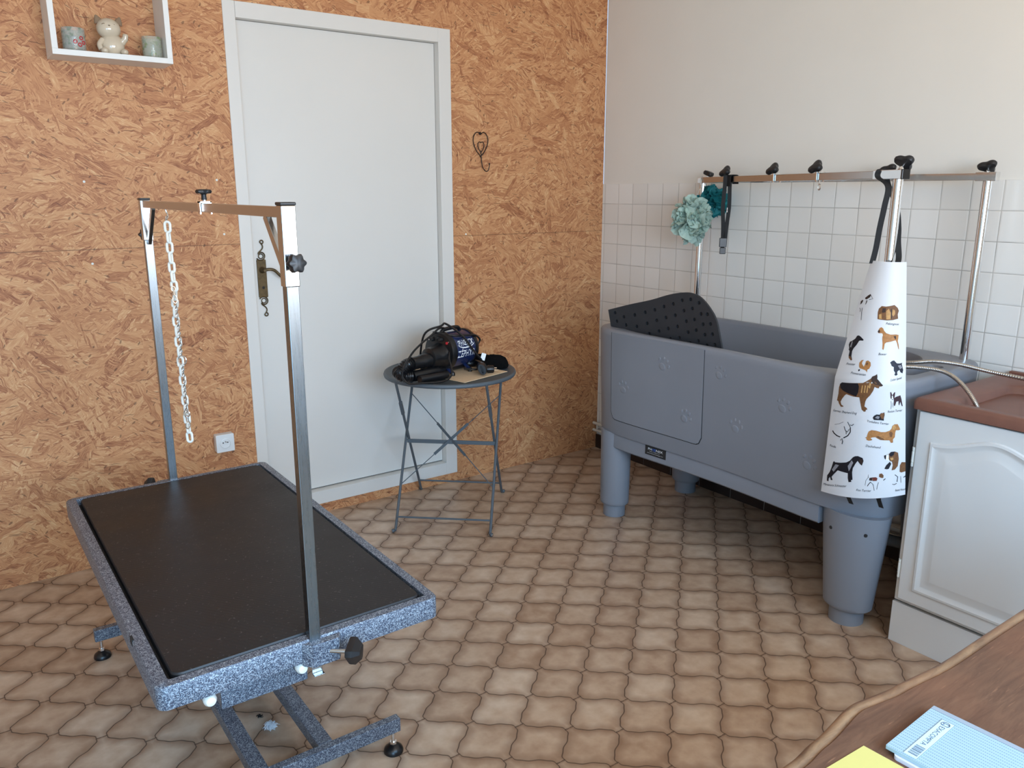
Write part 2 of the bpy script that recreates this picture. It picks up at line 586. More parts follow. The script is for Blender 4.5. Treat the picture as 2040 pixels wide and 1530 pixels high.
    def build(s, name, parent=None, smooth=35, bevel=0.0, seg=2, label=None):
        me = bpy.data.meshes.new(name)
        me.from_pydata(s.v, [], s.f)
        for mt in s.mats:
            me.materials.append(M[mt])
        me.polygons.foreach_set('material_index', s.mi)
        bm = bmesh.new()
        bm.from_mesh(me)
        bmesh.ops.recalc_face_normals(bm, faces=bm.faces)
        bm.to_mesh(me)
        bm.free()
        if smooth:
            me.polygons.foreach_set('use_smooth', [True] * len(me.polygons))
            me.set_sharp_from_angle(angle=math.radians(smooth))
        o = bpy.data.objects.new(name, me)
        COL.objects.link(o)
        if bevel:
            b = o.modifiers.new('bevel', 'BEVEL')
            b.width, b.segments, b.limit_method, b.angle_limit = bevel, seg, 'ANGLE', math.radians(40)
        if parent is not None:
            o.parent = parent
            if parent.type == 'EMPTY':
                o.matrix_parent_inverse = Matrix.Translation(-Vector(parent.location))
        if label:
            o['label'] = label
        return o


def tag(o, label, cat, group=None):
    o['label'] = label
    o['category'] = cat
    if group:
        o['group'] = group
    return o


def thing(name, loc, label, cat, group=None):
    o = bpy.data.objects.new(name, None)
    o.empty_display_size = 0.05
    o.location = loc
    COL.objects.link(o)
    return tag(o, label, cat, group)


def structure(o):
    o['kind'] = 'structure'
    return o


def smooth_path(pts, n=8, closed=False):
    pts = [Vector(q) for q in pts]
    N = len(pts)
    out = []
    for i in range(N if closed else N - 1):
        if closed:
            a, b, c, d = pts[i - 1], pts[i], pts[(i + 1) % N], pts[(i + 2) % N]
        else:
            a, b, c, d = pts[max(0, i - 1)], pts[i], pts[i + 1], pts[min(N - 1, i + 2)]
        for k in range(n):
            t = k / n
            out.append(0.5 * ((2 * b) + (c - a) * t + (2 * a - 5 * b + 4 * c - d) * t * t + (3 * b - a - 3 * c + d) * t ** 3))
    if not closed:
        out.append(pts[-1])
    return out


def text_tris(s, shear=0.0, spacing=1.0, bold=0.0):
    cu = bpy.data.curves.new('lettering', 'FONT')
    cu.body = s
    cu.size = 1.0
    cu.shear = shear
    cu.space_character = spacing
    cu.offset = bold
    cu.resolution_u = 2
    o = bpy.data.objects.new('lettering', cu)
    COL.objects.link(o)
    dg = bpy.context.evaluated_depsgraph_get()
    me = bpy.data.meshes.new_from_object(o.evaluated_get(dg))
    vs = [tuple(v.co) for v in me.vertices]
    fs = [tuple(p.vertices) for p in me.polygons]
    bpy.data.objects.remove(o)
    bpy.data.curves.remove(cu)
    bpy.data.meshes.remove(me)
    x0, x1 = min(v[0] for v in vs), max(v[0] for v in vs)
    return [((v[0] - x0), v[1]) for v in vs], fs, x1 - x0


def write_text(mb, s, origin, xdir, ydir, width, height, mat, off=(0, 0, 0), shear=0.0, fn=None, bold=0.0):
    """lettering of the given width and cap height laid on a plane (or through fn(x, y))"""
    vs, fs, w = text_tris(s, shear, 1.0, bold)
    cap = 0.7
    sx, sy = width / w, height / cap
    if fn:
        P = [fn(x * sx, y * sy) for x, y in vs]
    else:
        o, X, Y, O = Vector(origin), Vector(xdir), Vector(ydir), Vector(off)
        P = [o + O + X * (x * sx) + Y * (y * sy) for x, y in vs]
    mb.add(P, fs, mat)


def knob(mb, c, axis, r=0.019, h=0.016, lobes=3, depth=0.22, mat='black'):
    """lobed clamping knob with a domed top"""
    q = Vector((0, 0, 1)).rotation_difference(Vector(axis).normalized()).to_matrix()
    c = Vector(c)
    n = 36
    rings = []
    for rr, z in ((0.55, -0.5), (0.9, -0.42), (1.0, -0.1), (1.0, 0.15), (0.86, 0.42), (0.4, 0.52)):
        rings.append([c + q @ Vector((r * rr * (1 + depth * math.cos(lobes * 2 * PI * k / n)) * math.cos(2 * PI * k / n),
                                      r * rr * (1 + depth * math.cos(lobes * 2 * PI * k / n)) * math.sin(2 * PI * k / n), h * z)) for k in range(n)])
    mb.loft(rings, mat)


def rounded_rect(x0, y0, x1, y1, r, n=5):
    out = []
    for cx, cy, a in ((x1 - r, y1 - r, 0), (x0 + r, y1 - r, 90), (x0 + r, y0 + r, 180), (x1 - r, y0 + r, 270)):
        for k in range(n + 1):
            t = math.radians(a + 90 * k / n)
            out.append((cx + r * math.cos(t), cy + r * math.sin(t)))
    return out

# ================================================================ the room
RX0, RY0, RZ1 = -4.7, -4.55, 2.60
b = MB()
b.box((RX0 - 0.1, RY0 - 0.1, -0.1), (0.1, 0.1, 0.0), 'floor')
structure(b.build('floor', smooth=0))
b = MB()
b.box((RX0 - 0.1, RY0 - 0.1, RZ1), (0.1, 0.1, RZ1 + 0.1), 'ceiling')
structure(b.build('ceiling', smooth=0))
DX0, DX1, DZ0, DZ1 = -2.011, -0.9745, 0.0459, 2.2015       # door frame outline
b = MB()
b.box((RX0, 0, 0), (DX0, 0.1, RZ1), 'osb')
b.box((DX1, 0, 0), (0, 0.1, RZ1), 'osb')
b.box((DX0, 0, DZ1), (DX1, 0.1, RZ1), 'osb')
b.box((DX0, 0, 0), (DX1, 0.1, DZ0), 'osb')
wall_back = structure(b.build('wall_back', smooth=0))
for (x, z) in ((-2.565, 1.51), (-2.085, 1.52), (-2.073, 1.305), (-2.57, 1.21), (-0.90, 1.27)):
    s = MB()
    s.lathe([(0.0045, 0), (0.0045, 0.0012), (0.003, 0.002), (0.0012, 0.0012)], 'white_plastic', (x, 0, z), (0, -1, 0), 12)
    s.build('screw', wall_back)
b = MB()
b.box((0.0, RY0, 0), (0.1, 0.0, 1.515), 'tiles')
b.box((0.005, RY0, 1.515), (0.1, 0.0, RZ1), 'paint')
structure(b.build('wall_right', smooth=0))
b = MB()
b.box((RX0 - 0.1, RY0, 0), (RX0, 0.1, RZ1), 'paint')
structure(b.build('wall_left', smooth=0))
# wall behind the camera with the window and the glazed garden door that light the room
WX0, WX1, WZ0, WZ1 = -3.22, -1.14, 0.95, 2.25
GX0, GX1, GZ1 = -4.55, -3.55, 2.12
b = MB()
for lo, hi in (((RX0, 0), (GX0, RZ1)), ((GX1, 0), (WX0, RZ1)), ((WX1, 0), (0.0, RZ1)), ((WX0, WZ1), (WX1, RZ1)), ((WX0, 0), (WX1, WZ0)), ((GX0, GZ1), (GX1, RZ1))):
    b.box((lo[0], RY0 - 0.1, lo[1]), (hi[0], RY0, hi[1]), 'paint')
structure(b.build('wall_front', smooth=0))
for nm, xs, z0, z1 in (('window_1', (WX0, -2.205, WX1 - 0.05), WZ0, WZ1), ('door_2', (GX0, GX1 - 0.05), 0.0, GZ1)):
    b = MB()
    for x in xs:
        b.box((x, RY0 - 0.05, z0), (x + 0.05, RY0 - 0.01, z1), 'door')
    for z in (z0, z1 - 0.05):
        b.box((xs[0], RY0 - 0.05, z), (xs[-1] + 0.05, RY0 - 0.01, z + 0.05), 'door')
    structure(b.build(nm, smooth=0))

# dark plinth tiles along the tiled wall
b = MB()
y = -0.005
while y > -2.2:
    b.box((-0.012, max(y - 0.198, -2.2), 0.0), (0.0, y, 0.082), 'plinth')
    b.box((-0.0105, y - 0.2, 0.0), (0.0, y - 0.197, 0.082), 'tiles')
    y -= 0.2
structure(b.build('baseboard_right', smooth=0))

# white interior door
b = MB()
FY = -0.004
b.box((DX0, FY, DZ0), (-1.962, 0.09, DZ1), 'door')
b.box((-1.0385, FY, DZ0), (DX1, 0.09, DZ1), 'door')
b.box((-1.9615, FY, 2.141), (-1.0385, 0.09, DZ1), 'door')
b.box((-1.9615, FY, DZ0), (-1.0385, 0.09, 0.109), 'door')
door = structure(b.build('door_1', smooth=0, bevel=0.0015))
b = MB()
b.box((-1.9605, 0.036, 0.114), (-1.040, 0.075, 2.1395), 'door')
b.build('door_leaf', door, smooth=0, bevel=0.0015)
b = MB()
b.box((-1.961, 0.045, 0.1092), (-1.039, 0.074, 0.1135), 'gap')
b.build('door_gap', door, smooth=0)
# antique lever handle: plate, scrolls, lever, keyhole
LY = 0.036
hp = MB()
hp.prism(rounded_rect(-1.938, 1.03, -1.898, 1.192, 0.004), lambda x, z, k: (x, LY - (0.005 if k == 0 else 0), z), 'bronze')
handle = hp.build('door_handle', door, bevel=0.001)


def scroll(cz, sgn):
    pts = []
    for k in range(26):                      # big open ring
        a = math.radians(-60 + 300 * k / 25)
        rr = 0.0205 - 0.0003 * k
        pts.append((-1.918 + rr * math.sin(a), LY - 0.004, cz + sgn * (0.018 - rr * math.cos(a))))
    for k in range(1, 18):                   # S curve and curl on top
        a = k / 17
        pts.append((-1.930 + 0.016 * math.sin(a * PI) * (1 if a < 0.5 else 1) + 0.012 * a, LY - 0.004, cz + sgn * (0.030 + 0.045 * a)))
    for k in range(14):
        a = math.radians(180 - 260 * k / 13)
        pts.append((-1.911 + 0.007 * math.cos(a), LY - 0.004, cz + sgn * (0.076 + 0.007 * math.sin(a))))
    return pts


hs = MB()
hs.tube(scroll(1.190, 1), 0.0028, 'bronze', 8)
hs.tube([(-1.918 - 0.010 * math.cos(a * 0.33), LY - 0.004, 1.206 + 0.010 * math.sin(a * 0.33)) for a in range(20)], 0.0022, 'bronze', 8)
hs.tube(scroll(1.032, -1), 0.0028, 'bronze', 8)
hs.tube([(-1.918 - 0.010 * math.cos(a * 0.33), LY - 0.004, 1.016 - 0.010 * math.sin(a * 0.33)) for a in range(20)], 0.0022, 'bronze', 8)
hs.build('scroll', handle)
hl = MB()
hl.lathe([(0.014, 0), (0.014, 0.006), (0.010, 0.010), (0.009, 0.03), (0.006, 0.036)], 'bronze', (-1.916, LY - 0.004, 1.148), (0, -1, 0), 18)
hl.tube(smooth_path([(-1.916, LY - 0.034, 1.148), (-1.897, LY - 0.040, 1.152), (-1.875, LY - 0.042, 1.146), (-1.848, LY - 0.042, 1.120), (-1.822, LY - 0.040, 1.112), (-1.806, LY - 0.038, 1.120)]),
        0.0065, 'bronze', 10)
hl.build('lever', handle)
hk = MB()
hk.lathe([(0.006, 0), (0.006, 0.0015), (0.002, 0.002)], 'gap', (-1.916, LY - 0.0045, 1.072), (0, -1, 0), 14)
hk.build('keyhole', handle)

# ================================================================ things on the board wall
# power socket
s = thing('power_socket', (-2.15, -0.02, 0.43), 'white square power socket on the chipboard wall beside the door', 'socket')
b = MB()
b.prism(rounded_rect(-2.188, 0.392, -2.112, 0.470, 0.005), lambda x, z, k: (x, -0.034 if k == 0 else 0.0, z), 'socket')
b.build('socket_box', s, bevel=0.002)
b = MB()
b.lathe([(0.0225, 0), (0.0225, 0.0035), (0.0195, 0.0045), (0.0185, 0.0012), (0.004, 0.001)], 'socket', (-2.150, -0.0335, 0.430), (0, -1, 0), 32)
b.build('socket_ring', s)
b = MB()
for x, z, r in ((-2.1595, 0.434, 0.0027), (-2.1405, 0.434, 0.0027)):
    b.lathe([(r, 0), (r, 0.0008), (r * 0.3, 0.001)], 'gap', (x, -0.0345, z), (0, -1, 0), 12)
b.build('socket_hole', s)
b = MB()
b.lathe([(0.0024, 0), (0.0024, 0.012), (0.001, 0.014)], 'steel', (-2.150, -0.034, 0.439), (0, -1, 0), 12)
b.build('earth_pin', s)

# heart shaped wire hook
hook = thing('heart_hook', (-0.805, -0.01, 1.66), 'dark wire coat hook with two nested hearts right of the door', 'hook')


def heart(cx, cz, w, h, y=-0.006):
    half = [(0, 0.0), (0.28, 0.085), (0.62, 0.07), (0.92, -0.10), (1.0, -0.32), (0.86, -0.56), (0.52, -0.82), (0.2, -0.96), (0.0, -1.06)]
    pts = [(cx + w * a, y, cz + h * z) for a, z in half] + [(cx - w * a, y, cz + h * z) for a, z in reversed(half[1:-1])]
    return smooth_path(pts, 5, True)


b = MB()
b.tube(heart(-0.8115, 1.745, 0.043, 0.098), 0.0022, 'iron', 8, True)
b.build('outer_heart', hook)
b = MB()
b.tube(heart(-0.8110, 1.706, 0.018, 0.042, -0.008), 0.0019, 'iron', 8, True)
b.build('inner_heart', hook)
b = MB()
b.tube(smooth_path([(-0.811, -0.008, 1.664), (-0.810, -0.008, 1.640), (-0.808, -0.010, 1.610), (-0.806, -0.016, 1.588), (-0.799, -0.028, 1.572), (-0.790, -0.036, 1.574), (-0.785, -0.040, 1.592), (-0.784, -0.040, 1.604)]), 0.0022, 'iron', 8)
b.ball((-0.784, -0.040, 1.606), 0.0042, 'iron', nu=10, nv=8)
b.build('hook_stem', hook)
b = MB()
b.lathe([(0.007, 0), (0.007, 0.003), (0.004, 0.007), (0.0015, 0.008)], 'iron', (-0.8115, 0.0, 1.749), (0, -1, 0), 14)
b.build('screw', hook)

# white box shelf
SX0, SX1, SZ0, SZ1, SD, ST = -2.6345, -2.247, 1.927, 2.315, 0.146, 0.0185
shelf = thing('box_shelf', ((SX0 + SX1) / 2, -0.07, SZ0), 'square white open box shelf hung on the chipboard wall at upper left', 'shelf')
for nm, lo, hi in (('bottom_board', (SX0, -SD, SZ0), (SX1, 0, SZ0 + ST)), ('top_board', (SX0, -SD, SZ1 - ST), (SX1, 0, SZ1)),
                   ('side_board', (SX0, -SD, SZ0 + ST), (SX0 + ST, 0, SZ1 - ST)), ('side_board', (SX1 - ST, -SD, SZ0 + ST), (SX1, 0, SZ1 - ST))):
    b = MB()
    b.box(lo, hi, 'shelf')
    b.build(nm, shelf, smooth=0, bevel=0.0008)
ZS = SZ0 + ST


def tea_glass(x, r, h, mat, label, group, deco):
    g = thing('candle_glass', (x, -0.085, ZS), label, 'glass', group)
    b = MB()
    b.lathe([(r * 0.94, 0.0), (r, 0.006), (r, h), (r - 0.0025, h), (r - 0.003, 0.010), (0.002, 0.008)], mat, (x, -0.085, ZS), n=32)
    b.build('glass_cup', g)
    if deco:
        d = MB()
        for a, z in ((-70, 0.022), (-48, 0.030), (-92, 0.031), (-60, 0.044)):
            a = math.radians(a)
            c = (x + (r + 0.0006) * math.cos(a), -0.085 + (r + 0.0006) * math.sin(a), ZS + z)
            ax = Vector((math.cos(a), math.sin(a), 0))
            q = Vector((0, 0, 1)).rotation_difference(ax).to_matrix()
            d.tube([Vector(c) + q @ Vector((0.0055 * math.cos(t * 0.5236), 0.0055 * math.sin(t * 0.5236), 0)) for t in range(12)], 0.0016, 'red', 6, True)
        d.build('flower_motif', g)


tea_glass(-2.556, 0.037, 0.078, 'glass_a', 'frosted candle glass with pink flower rings on the white shelf, left of the cat', 'candle glasses on the white shelf', True)
tea_glass(-2.301, 0.034, 0.075, 'glass_b', 'green patterned candle glass on the white shelf, right of the cat', 'candle glasses on the white shelf', False)

cat = thing('cat_figurine', (-2.436, -0.085, ZS), 'glossy cream ceramic cat sitting with one raised paw on the white shelf', 'figurine')
cx, cy = -2.436, -0.085
b = MB()
b.ball((cx + 0.002, cy, ZS + 0.036), (0.040, 0.034, 0.040), 'ceramic', fn=lambda d: 1.0 + 0.10 * max(0, -d.z))
b.build('body', cat)
b = MB()
b.ball((cx - 0.006, cy - 0.004, ZS + 0.088), (0.040, 0.035, 0.036), 'ceramic')
hd = b.build('head', cat)
for s_, ex in ((-1, -0.034), (1, 0.026)):
    b = MB()
    b.lathe([(0.016, 0), (0.012, 0.012), (0.005, 0.024), (0.001, 0.027)], 'ceramic_brown', (cx + ex, cy, ZS + 0.106), (0.35 * s_, 0, 1), 16, sy=0.55)
    b.build('ear', hd)
b = MB()
b.ball((cx - 0.009, cy - 0.038, ZS + 0.094), (0.0035, 0.003, 0.0026), 'ceramic_brown', nu=10, nv=8)
b.build('nose', hd)
for s_ in (-1, 1):
    b = MB()
    b.tube([(cx - 0.009 + s_ * 0.016 + 0.006 * math.cos(t), cy - 0.034 + 0.003 * abs(math.cos(t)), ZS + 0.096 + 0.004 * math.sin(t)) for t in [k * PI / 8 for k in range(9)]], 0.0011, 'ceramic_brown', 6)
    b.build('eye', hd)
b = MB()
b.tube(smooth_path([(cx + 0.030, cy - 0.01, ZS + 0.045), (cx + 0.042, cy - 0.018, ZS + 0.058), (cx + 0.044, cy - 0.022, ZS + 0.074)], 5), 0.010, 'ceramic', 12, rs=[0.013] * 3 + [0.011] * 3 + [0.0095] * 3 + [0.008, 0.005])
b.build('raised_paw', cat)
for x in (-0.030, 0.034):
    b = MB()
    b.ball((cx + x, cy - 0.030, ZS + 0.011), (0.013, 0.017, 0.011), 'ceramic')
    b.build('foot', cat)
b = MB()
b.tube(smooth_path([(cx - 0.030, cy - 0.012, ZS + 0.050), (cx - 0.043, cy - 0.020, ZS + 0.032), (cx - 0.040, cy - 0.026, ZS + 0.014)], 5), 0.009, 'ceramic', 12)
b.build('arm', cat)

# ================================================================ grooming table
TX0, TX1, TY0, TY1, TZ = -2.838, -2.236, -1.961, -0.805, 0.585
gt = thing('grooming_table', (-2.535, -1.25, 0.0), 'large blue-grey hammered metal grooming table with black rubber top and steel arch', 'table')
outer = rounded_rect(TX0, TY0, TX1, TY1, 0.022)
outer2 = rounded_rect(TX0 + 0.003, TY0 + 0.003, TX1 - 0.003, TY1 - 0.003, 0.020)
inner = rounded_rect(TX0 + 0.026, TY0 + 0.024, TX1 - 0.024, TY1 - 0.020, 0.006)
b = MB()
L = lambda poly, z: [(x, y, z) for x, y in poly]
b.loft([L(inner, 0.540), L(inner, TZ), L(outer2, TZ), L(outer, TZ - 0.004), L(outer, 0.537), L(inner, 0.537)], 'hammer', False, False)
frame = b.build('table_frame', gt, smooth=50)
b = MB()
b.box((TX0 + 0.027, TY0 + 0.025, 0.545), (TX1 - 0.025, TY1 - 0.021, 0.566), 'gap')
b.build('board', gt, smooth=0)
b = MB()
mo = rounded_rect(TX0 + 0.036, TY0 + 0.031, TX1 - 0.030, TY1 - 0.024, 0.020)
mi = rounded_rect(TX0 + 0.0385, TY0 + 0.0335, TX1 - 0.0325, TY1 - 0.0265, 0.018)
b.loft([L(mo, 0.566), L(mo, 0.5815)], 'rubber_edge', True, False)
b.loft([L(mo, 0.5815), L(mi, 0.5855)], 'rubber_edge', False, False)
b.loft([L(mi, 0.5855), L(mi, 0.5856)], 'rubber', False, True)
b.build('rubber_mat', gt, smooth=50)
b = MB()
b.box((TX0 - 0.0008, -1.752, 0.572), (TX0 + 0.004, -1.732, 0.586), 'gap')
b.build('slot', frame, smooth=0)
# clamp brackets with 45 degree knobs, one per short side
PX = -2.5315
for sy, py in ((-1, -1.9515), (1, -0.8010)):
    b = MB()
    ye = TY0 if sy < 0 else TY1
    b.prism([(PX - 0.030, ye), (PX + 0.055, ye), (PX + 0.044, ye + sy * 0.020), (PX - 0.012, ye + sy * 0.020)] if sy < 0 else
            [(PX + 0.030, ye), (PX - 0.055, ye), (PX - 0.044, ye + sy * 0.020), (PX + 0.012, ye + sy * 0.020)],
            lambda x, y, k: (x, y, TZ - 0.004 if k == 0 else 0.530), 'hammer')
    br = b.build('post_bracket', gt, smooth=0, bevel=0.002)
    dx, dy = (0.76, -0.65) if sy < 0 else (-0.76, 0.65)
    p0 = Vector((PX + dx * 0.022, ye + sy * 0.010, 0.556))
    p1 = p0 + Vector((dx, dy, 0)) * 0.050
    b = MB()
    b.tube([p0, p1], 0.0048, 'steel', 12)
    b.build('screw_stem', br)
    b = MB()
    c = p1 + Vector((dx, dy, 0)) * 0.006
    q = Vector((0, 0, 1)).rotation_difference(Vector((dx, dy, 0))).to_matrix()
    tri = [(0.0295 * math.cos(a), 0.0295 * math.sin(a)) for a in [math.radians(t) for t in (78, 102, 198, 222, 318, 342)]]
    rings = [[c + q @ Vector((x * k, y * k, z)) for x, y in tri] for k, z in ((0.95, -0.008), (1.0, -0.005), (1.0, 0.006), (0.55, 0.020), (0.2, 0.022))]
    b.loft(rings, 'black')
    b.build('knob', br, smooth=30)
# telescopic posts, arch
for py, zs in ((-1.9515, 1.304), (-0.8010, 1.334)):
    b = MB()
    b.box((PX - 0.0115, py - 0.0115, 0.532), (PX + 0.0115, py + 0.0115, zs + 0.06), 'post_steel')
    b.box((PX - 0.0115, py - 0.0115, 0.508), (PX + 0.0115, py - 0.0095, 0.534), 'steel')
    b.box((PX - 0.0115, py - 0.0240, 0.506), (PX + 0.0115, py - 0.0095, 0.508), 'steel')
    b.build('post', gt, smooth=0, bevel=0.002)
b = MB()
for py, zs in ((-1.9515, 1.304), (-0.8010, 1.334)):
    b.box((PX - 0.0138, py - 0.0138, zs), (PX + 0.0138, py + 0.0138, 1.4505), 'steel')
b.box((PX - 0.010, -1.938, 1.4285), (PX + 0.010, -0.8145, 1.4485), 'steel')
arch = b.build('arch', gt, smooth=0, bevel=0.002)
for py, sg in ((-1.938, 1), (-0.8145, -1)):
    b = MB()
    b.beam((PX, py + sg * 0.092, 1.431), (PX, py + sg * 0.002, 1.318 + 0.01), 0.018, 0.010, 'steel', up=(1, 0, 0))
    b.build('gusset', arch, smooth=0, bevel=0.001)
for py in (-1.9515, -0.8010):
    b = MB()
    b.box((PX - 0.0148, py - 0.0148, 1.4505), (PX + 0.0148, py + 0.0148, 1.4565), 'black')
    b.build('end_cap', arch, smooth=0, bevel=0.002)
for py, sg, z in ((-1.9515, -1, 1.349), (-0.8010, 1, 1.349)):
    b = MB()
    b.tube([(PX, py + sg * 0.0135, z), (PX, py + sg * 0.028, z)], 0.005, 'steel', 10)
    knob(b, (PX, py + sg * 0.036, z), (0, sg, 0.1), 0.0165, 0.022, 6, 0.13)
    b.build('knob', arch)
b = MB()
ky = -1.432
for lo, hi in (((PX - 0.0135, ky - 0.008, 1.4495), (PX + 0.0135, ky + 0.008, 1.4525)), ((PX - 0.0135, ky - 0.008, 1.4240), (PX - 0.0108, ky + 0.008, 1.4525)), ((PX + 0.0108, ky - 0.008, 1.4240), (PX + 0.0135, ky + 0.008, 1.4525))):
    b.box(lo, hi, 'chrome')
b.tube([(PX, ky, 1.4525), (PX, ky, 1.470)], 0.004, 'steel', 10)
b.lathe([(0.0065, 0), (0.0055, 0.012), (0.009, 0.014)], 'black', (PX, ky, 1.456), n=14)
knob(b, (PX, ky, 1.475), (0, 0, 1), 0.0160, 0.010, 5, 0.18)
b.build('sliding_clamp', gt)
# lift box, slide rails with white ends, lifting arms, floor frame, feet
b = MB()
b.box((-2.697, -1.840, 0.415), (-2.508, -1.10, 0.530), 'hammer')
b.build('lift_box', gt, smooth=0, bevel=0.003)
for x in (-2.744, -2.560):
    b = MB()
    b.box((x - 0.011, -1.945, 0.512), (x + 0.011, -0.84, 0.5365), 'hammer')
    r = b.build('slide_rail', gt, smooth=0, bevel=0.002)
    b = MB()
    b.lathe([(0.0125, 0), (0.0125, 0.010), (0.009, 0.016), (0.003, 0.018)], 'white_plastic', (x, -1.944, 0.5225), (0, -1, 0), 18)
    b.build('end_cap', r, label='white plastic end cap')
for x in (-2.655, -2.552):
    for y0 in (-0.86, -1.16):
        b = MB()
        b.beam((x, y0, 0.10), (x, y0 - 0.28, 0.44), 0.025, 0.045, 'hammer')
        b.build('lift_arm', gt, smooth=0, bevel=0.002)
b = MB()
for yb in (-1.682, -0.722):
    b.box((-2.802, yb - 0.0125, 0.062), (-2.210, yb + 0.0125, 0.102), 'hammer')
for x in (-2.580, -2.412):
    b.box((x - 0.019, -1.6695, 0.064), (x + 0.019, -0.7345, 0.102), 'hammer')
b.build('floor_frame', gt, smooth=0, bevel=0.0025)
for x, y in ((-2.228, -1.682), (-2.785, -1.682), (-2.228, -0.722), (-2.785, -0.722)):
    b = MB()
    b.lathe([(0.026, 0.0), (0.0265, 0.004), (0.024, 0.012), (0.012, 0.022), (0.006, 0.024)], 'satin_black', (x, y, 0), n=28)
    f = b.build('foot', gt)
    b = MB()
    b.lathe([(0.0055, 0.02), (0.0055, 0.064)], 'chrome', (x, y, 0), n=14)
    b.lathe([(0.009, 0.024), (0.009, 0.032)], 'chrome', (x, y, 0), n=6)
    b.build('threaded_stem', f)

# chains hanging from the arch
def link(mb, c, axis, side, lw, ww, r, mat, n=7):
    """one stadium shaped link: axis = long direction, side = wide direction"""
    A, S, c = Vector(axis).normalized(), Vector(side).normalized(), Vector(c)
    S = (S - A * S.dot(A)).normalized()
    hl, hw = lw / 2 - ww / 2, ww / 2 - r
    pts = []
    for k in range(7):
        a = math.radians(180 * k / 6)
        pts.append(c + A * (hl + hw * math.sin(a)) + S * (hw * math.cos(a)))
    for k in range(7):
        a = math.radians(180 + 180 * k / 6)
        pts.append(c + A * (-hl + hw * math.sin(a)) + S * (hw * math.cos(a)))
    mb.tube(pts, r, mat, n, True)


ch = thing('plastic_chain', (PX, -1.055, 1.40), 'white plastic link chain hanging from the steel arch of the grooming table', 'chain')
b = MB()
b.tube(smooth_path([(PX, -1.053, 1.428), (PX + 0.003, -1.056, 1.412), (PX, -1.060, 1.404), (PX - 0.003, -1.056, 1.402), (PX, -1.053, 1.410)], 4), 0.0022, 'chrome', 8)
b.build('hook', ch, label='small steel hook')
path = [(0, -1.056, 1.396), (0, -1.058, 1.32), (0, -1.062, 1.24), (0, -1.070, 1.205), (0, -1.052, 1.17), (0, -1.046, 1.14), (0, -1.050, 1.05), (0, -1.056, 0.95), (0, -1.062, 0.86), (0, -1.068, 0.815), (0, -1.076, 0.775)]
pp = smooth_path([(PX, y, z) for _, y, z in path], 20)
step, acc, last, ks = 0.0252, 0.0, pp[0], 0
nodes = [pp[0]]
for q in pp[1:]:
    acc += (q - last).length
    last = q
    if acc >= step:
        nodes.append(q)
        acc = 0
view = Vector((0.80, -0.60, 0))
for k in range(len(nodes) - 1):
    a, c = nodes[k], nodes[k + 1]
    b = MB()
    sd = view if k % 2 == 0 else Vector((0.60, 0.80, 0))
    link(b, (a + c) / 2, c - a, sd, 0.0355, 0.0215, 0.0036, 'white_plastic', 8)
    b.build('link', ch)
sc = thing('choke_chain', (PX - 0.012, -1.09, 1.21), 'thin twisted steel chain with ring and snap hooks clipped to the white chain', 'chain')


def snap(mb, top, down, mat='chrome'):
    t, d = Vector(top), Vector(down).normalized()
    mb.tube([t + d * 0.006 + Vector((0.006 * math.cos(a), 0.0, 0)) * 0.9 + d * (0.007 * math.sin(a)) for a in [k * PI / 6 for k in range(12)]], 0.0014, mat, 6, True)
    mb.tube([t + d * 0.012, t + d * 0.024], 0.0036, mat, 10, rs=[0.0025, 0.004])
    mb.tube(smooth_path([t + d * 0.024 + Vector((0.003, 0, 0)), t + d * 0.036 + Vector((0.006, 0, 0)), t + d * 0.046, t + d * 0.040 + Vector((-0.006, 0, 0)), t + d * 0.030 + Vector((-0.005, 0, 0))], 4), 0.0016, mat, 6)


X2 = PX - 0.006
b = MB()
snap(b, (X2, -1.076, 1.222), (0, -0.30, -1))
b.build('snap_hook', sc)
b = MB()
snap(b, (X2, -1.093, 0.868), (0, -0.02, -1))
b.build('snap_hook', sc)
for (y0, z0), (y1, z1) in (((-1.093, 1.176), (-1.099, 1.034)), ((-1.100, 1.008), (-1.093, 0.872))):
    n = int(abs(z1 - z0) / 0.0082)
    for k in range(n):
        t = (k + 0.5) / n
        b = MB()
        sd = Vector((0.8, -0.6, 0.35)) if k % 2 else Vector((0.3, 0.95, -0.35))
        link(b, (X2, y0 + (y1 - y0) * t, z0 + (z1 - z0) * t), (0, 0.01, -1), sd, 0.0125, 0.0085, 0.0014, 'chrome', 5)
        b.build('steel_link', sc)
for cy_, cz_, r_ in ((-1.100, 1.021, 0.0125), (-1.092, 0.866, 0.009)):
    b = MB()
    b.tube([(X2 + r_ * 0.7 * math.cos(a), cy_ - r_ * 0.7 * math.cos(a), cz_ + r_ * math.sin(a)) for a in [k * PI / 10 for k in range(20)]], 0.0016, 'chrome', 6, True)
    b.build('ring', sc)

# ================================================================ folding bistro table with the dryer
C0, U, D = Vector((-1.216, -0.346, 0)), Vector((0.747, -0.665, 0)), Vector((0.665, 0.747, 0))
TT = 0.683


def B3(u, d, z):
    return C0 + U * u + D * d + Vector((0, 0, z))


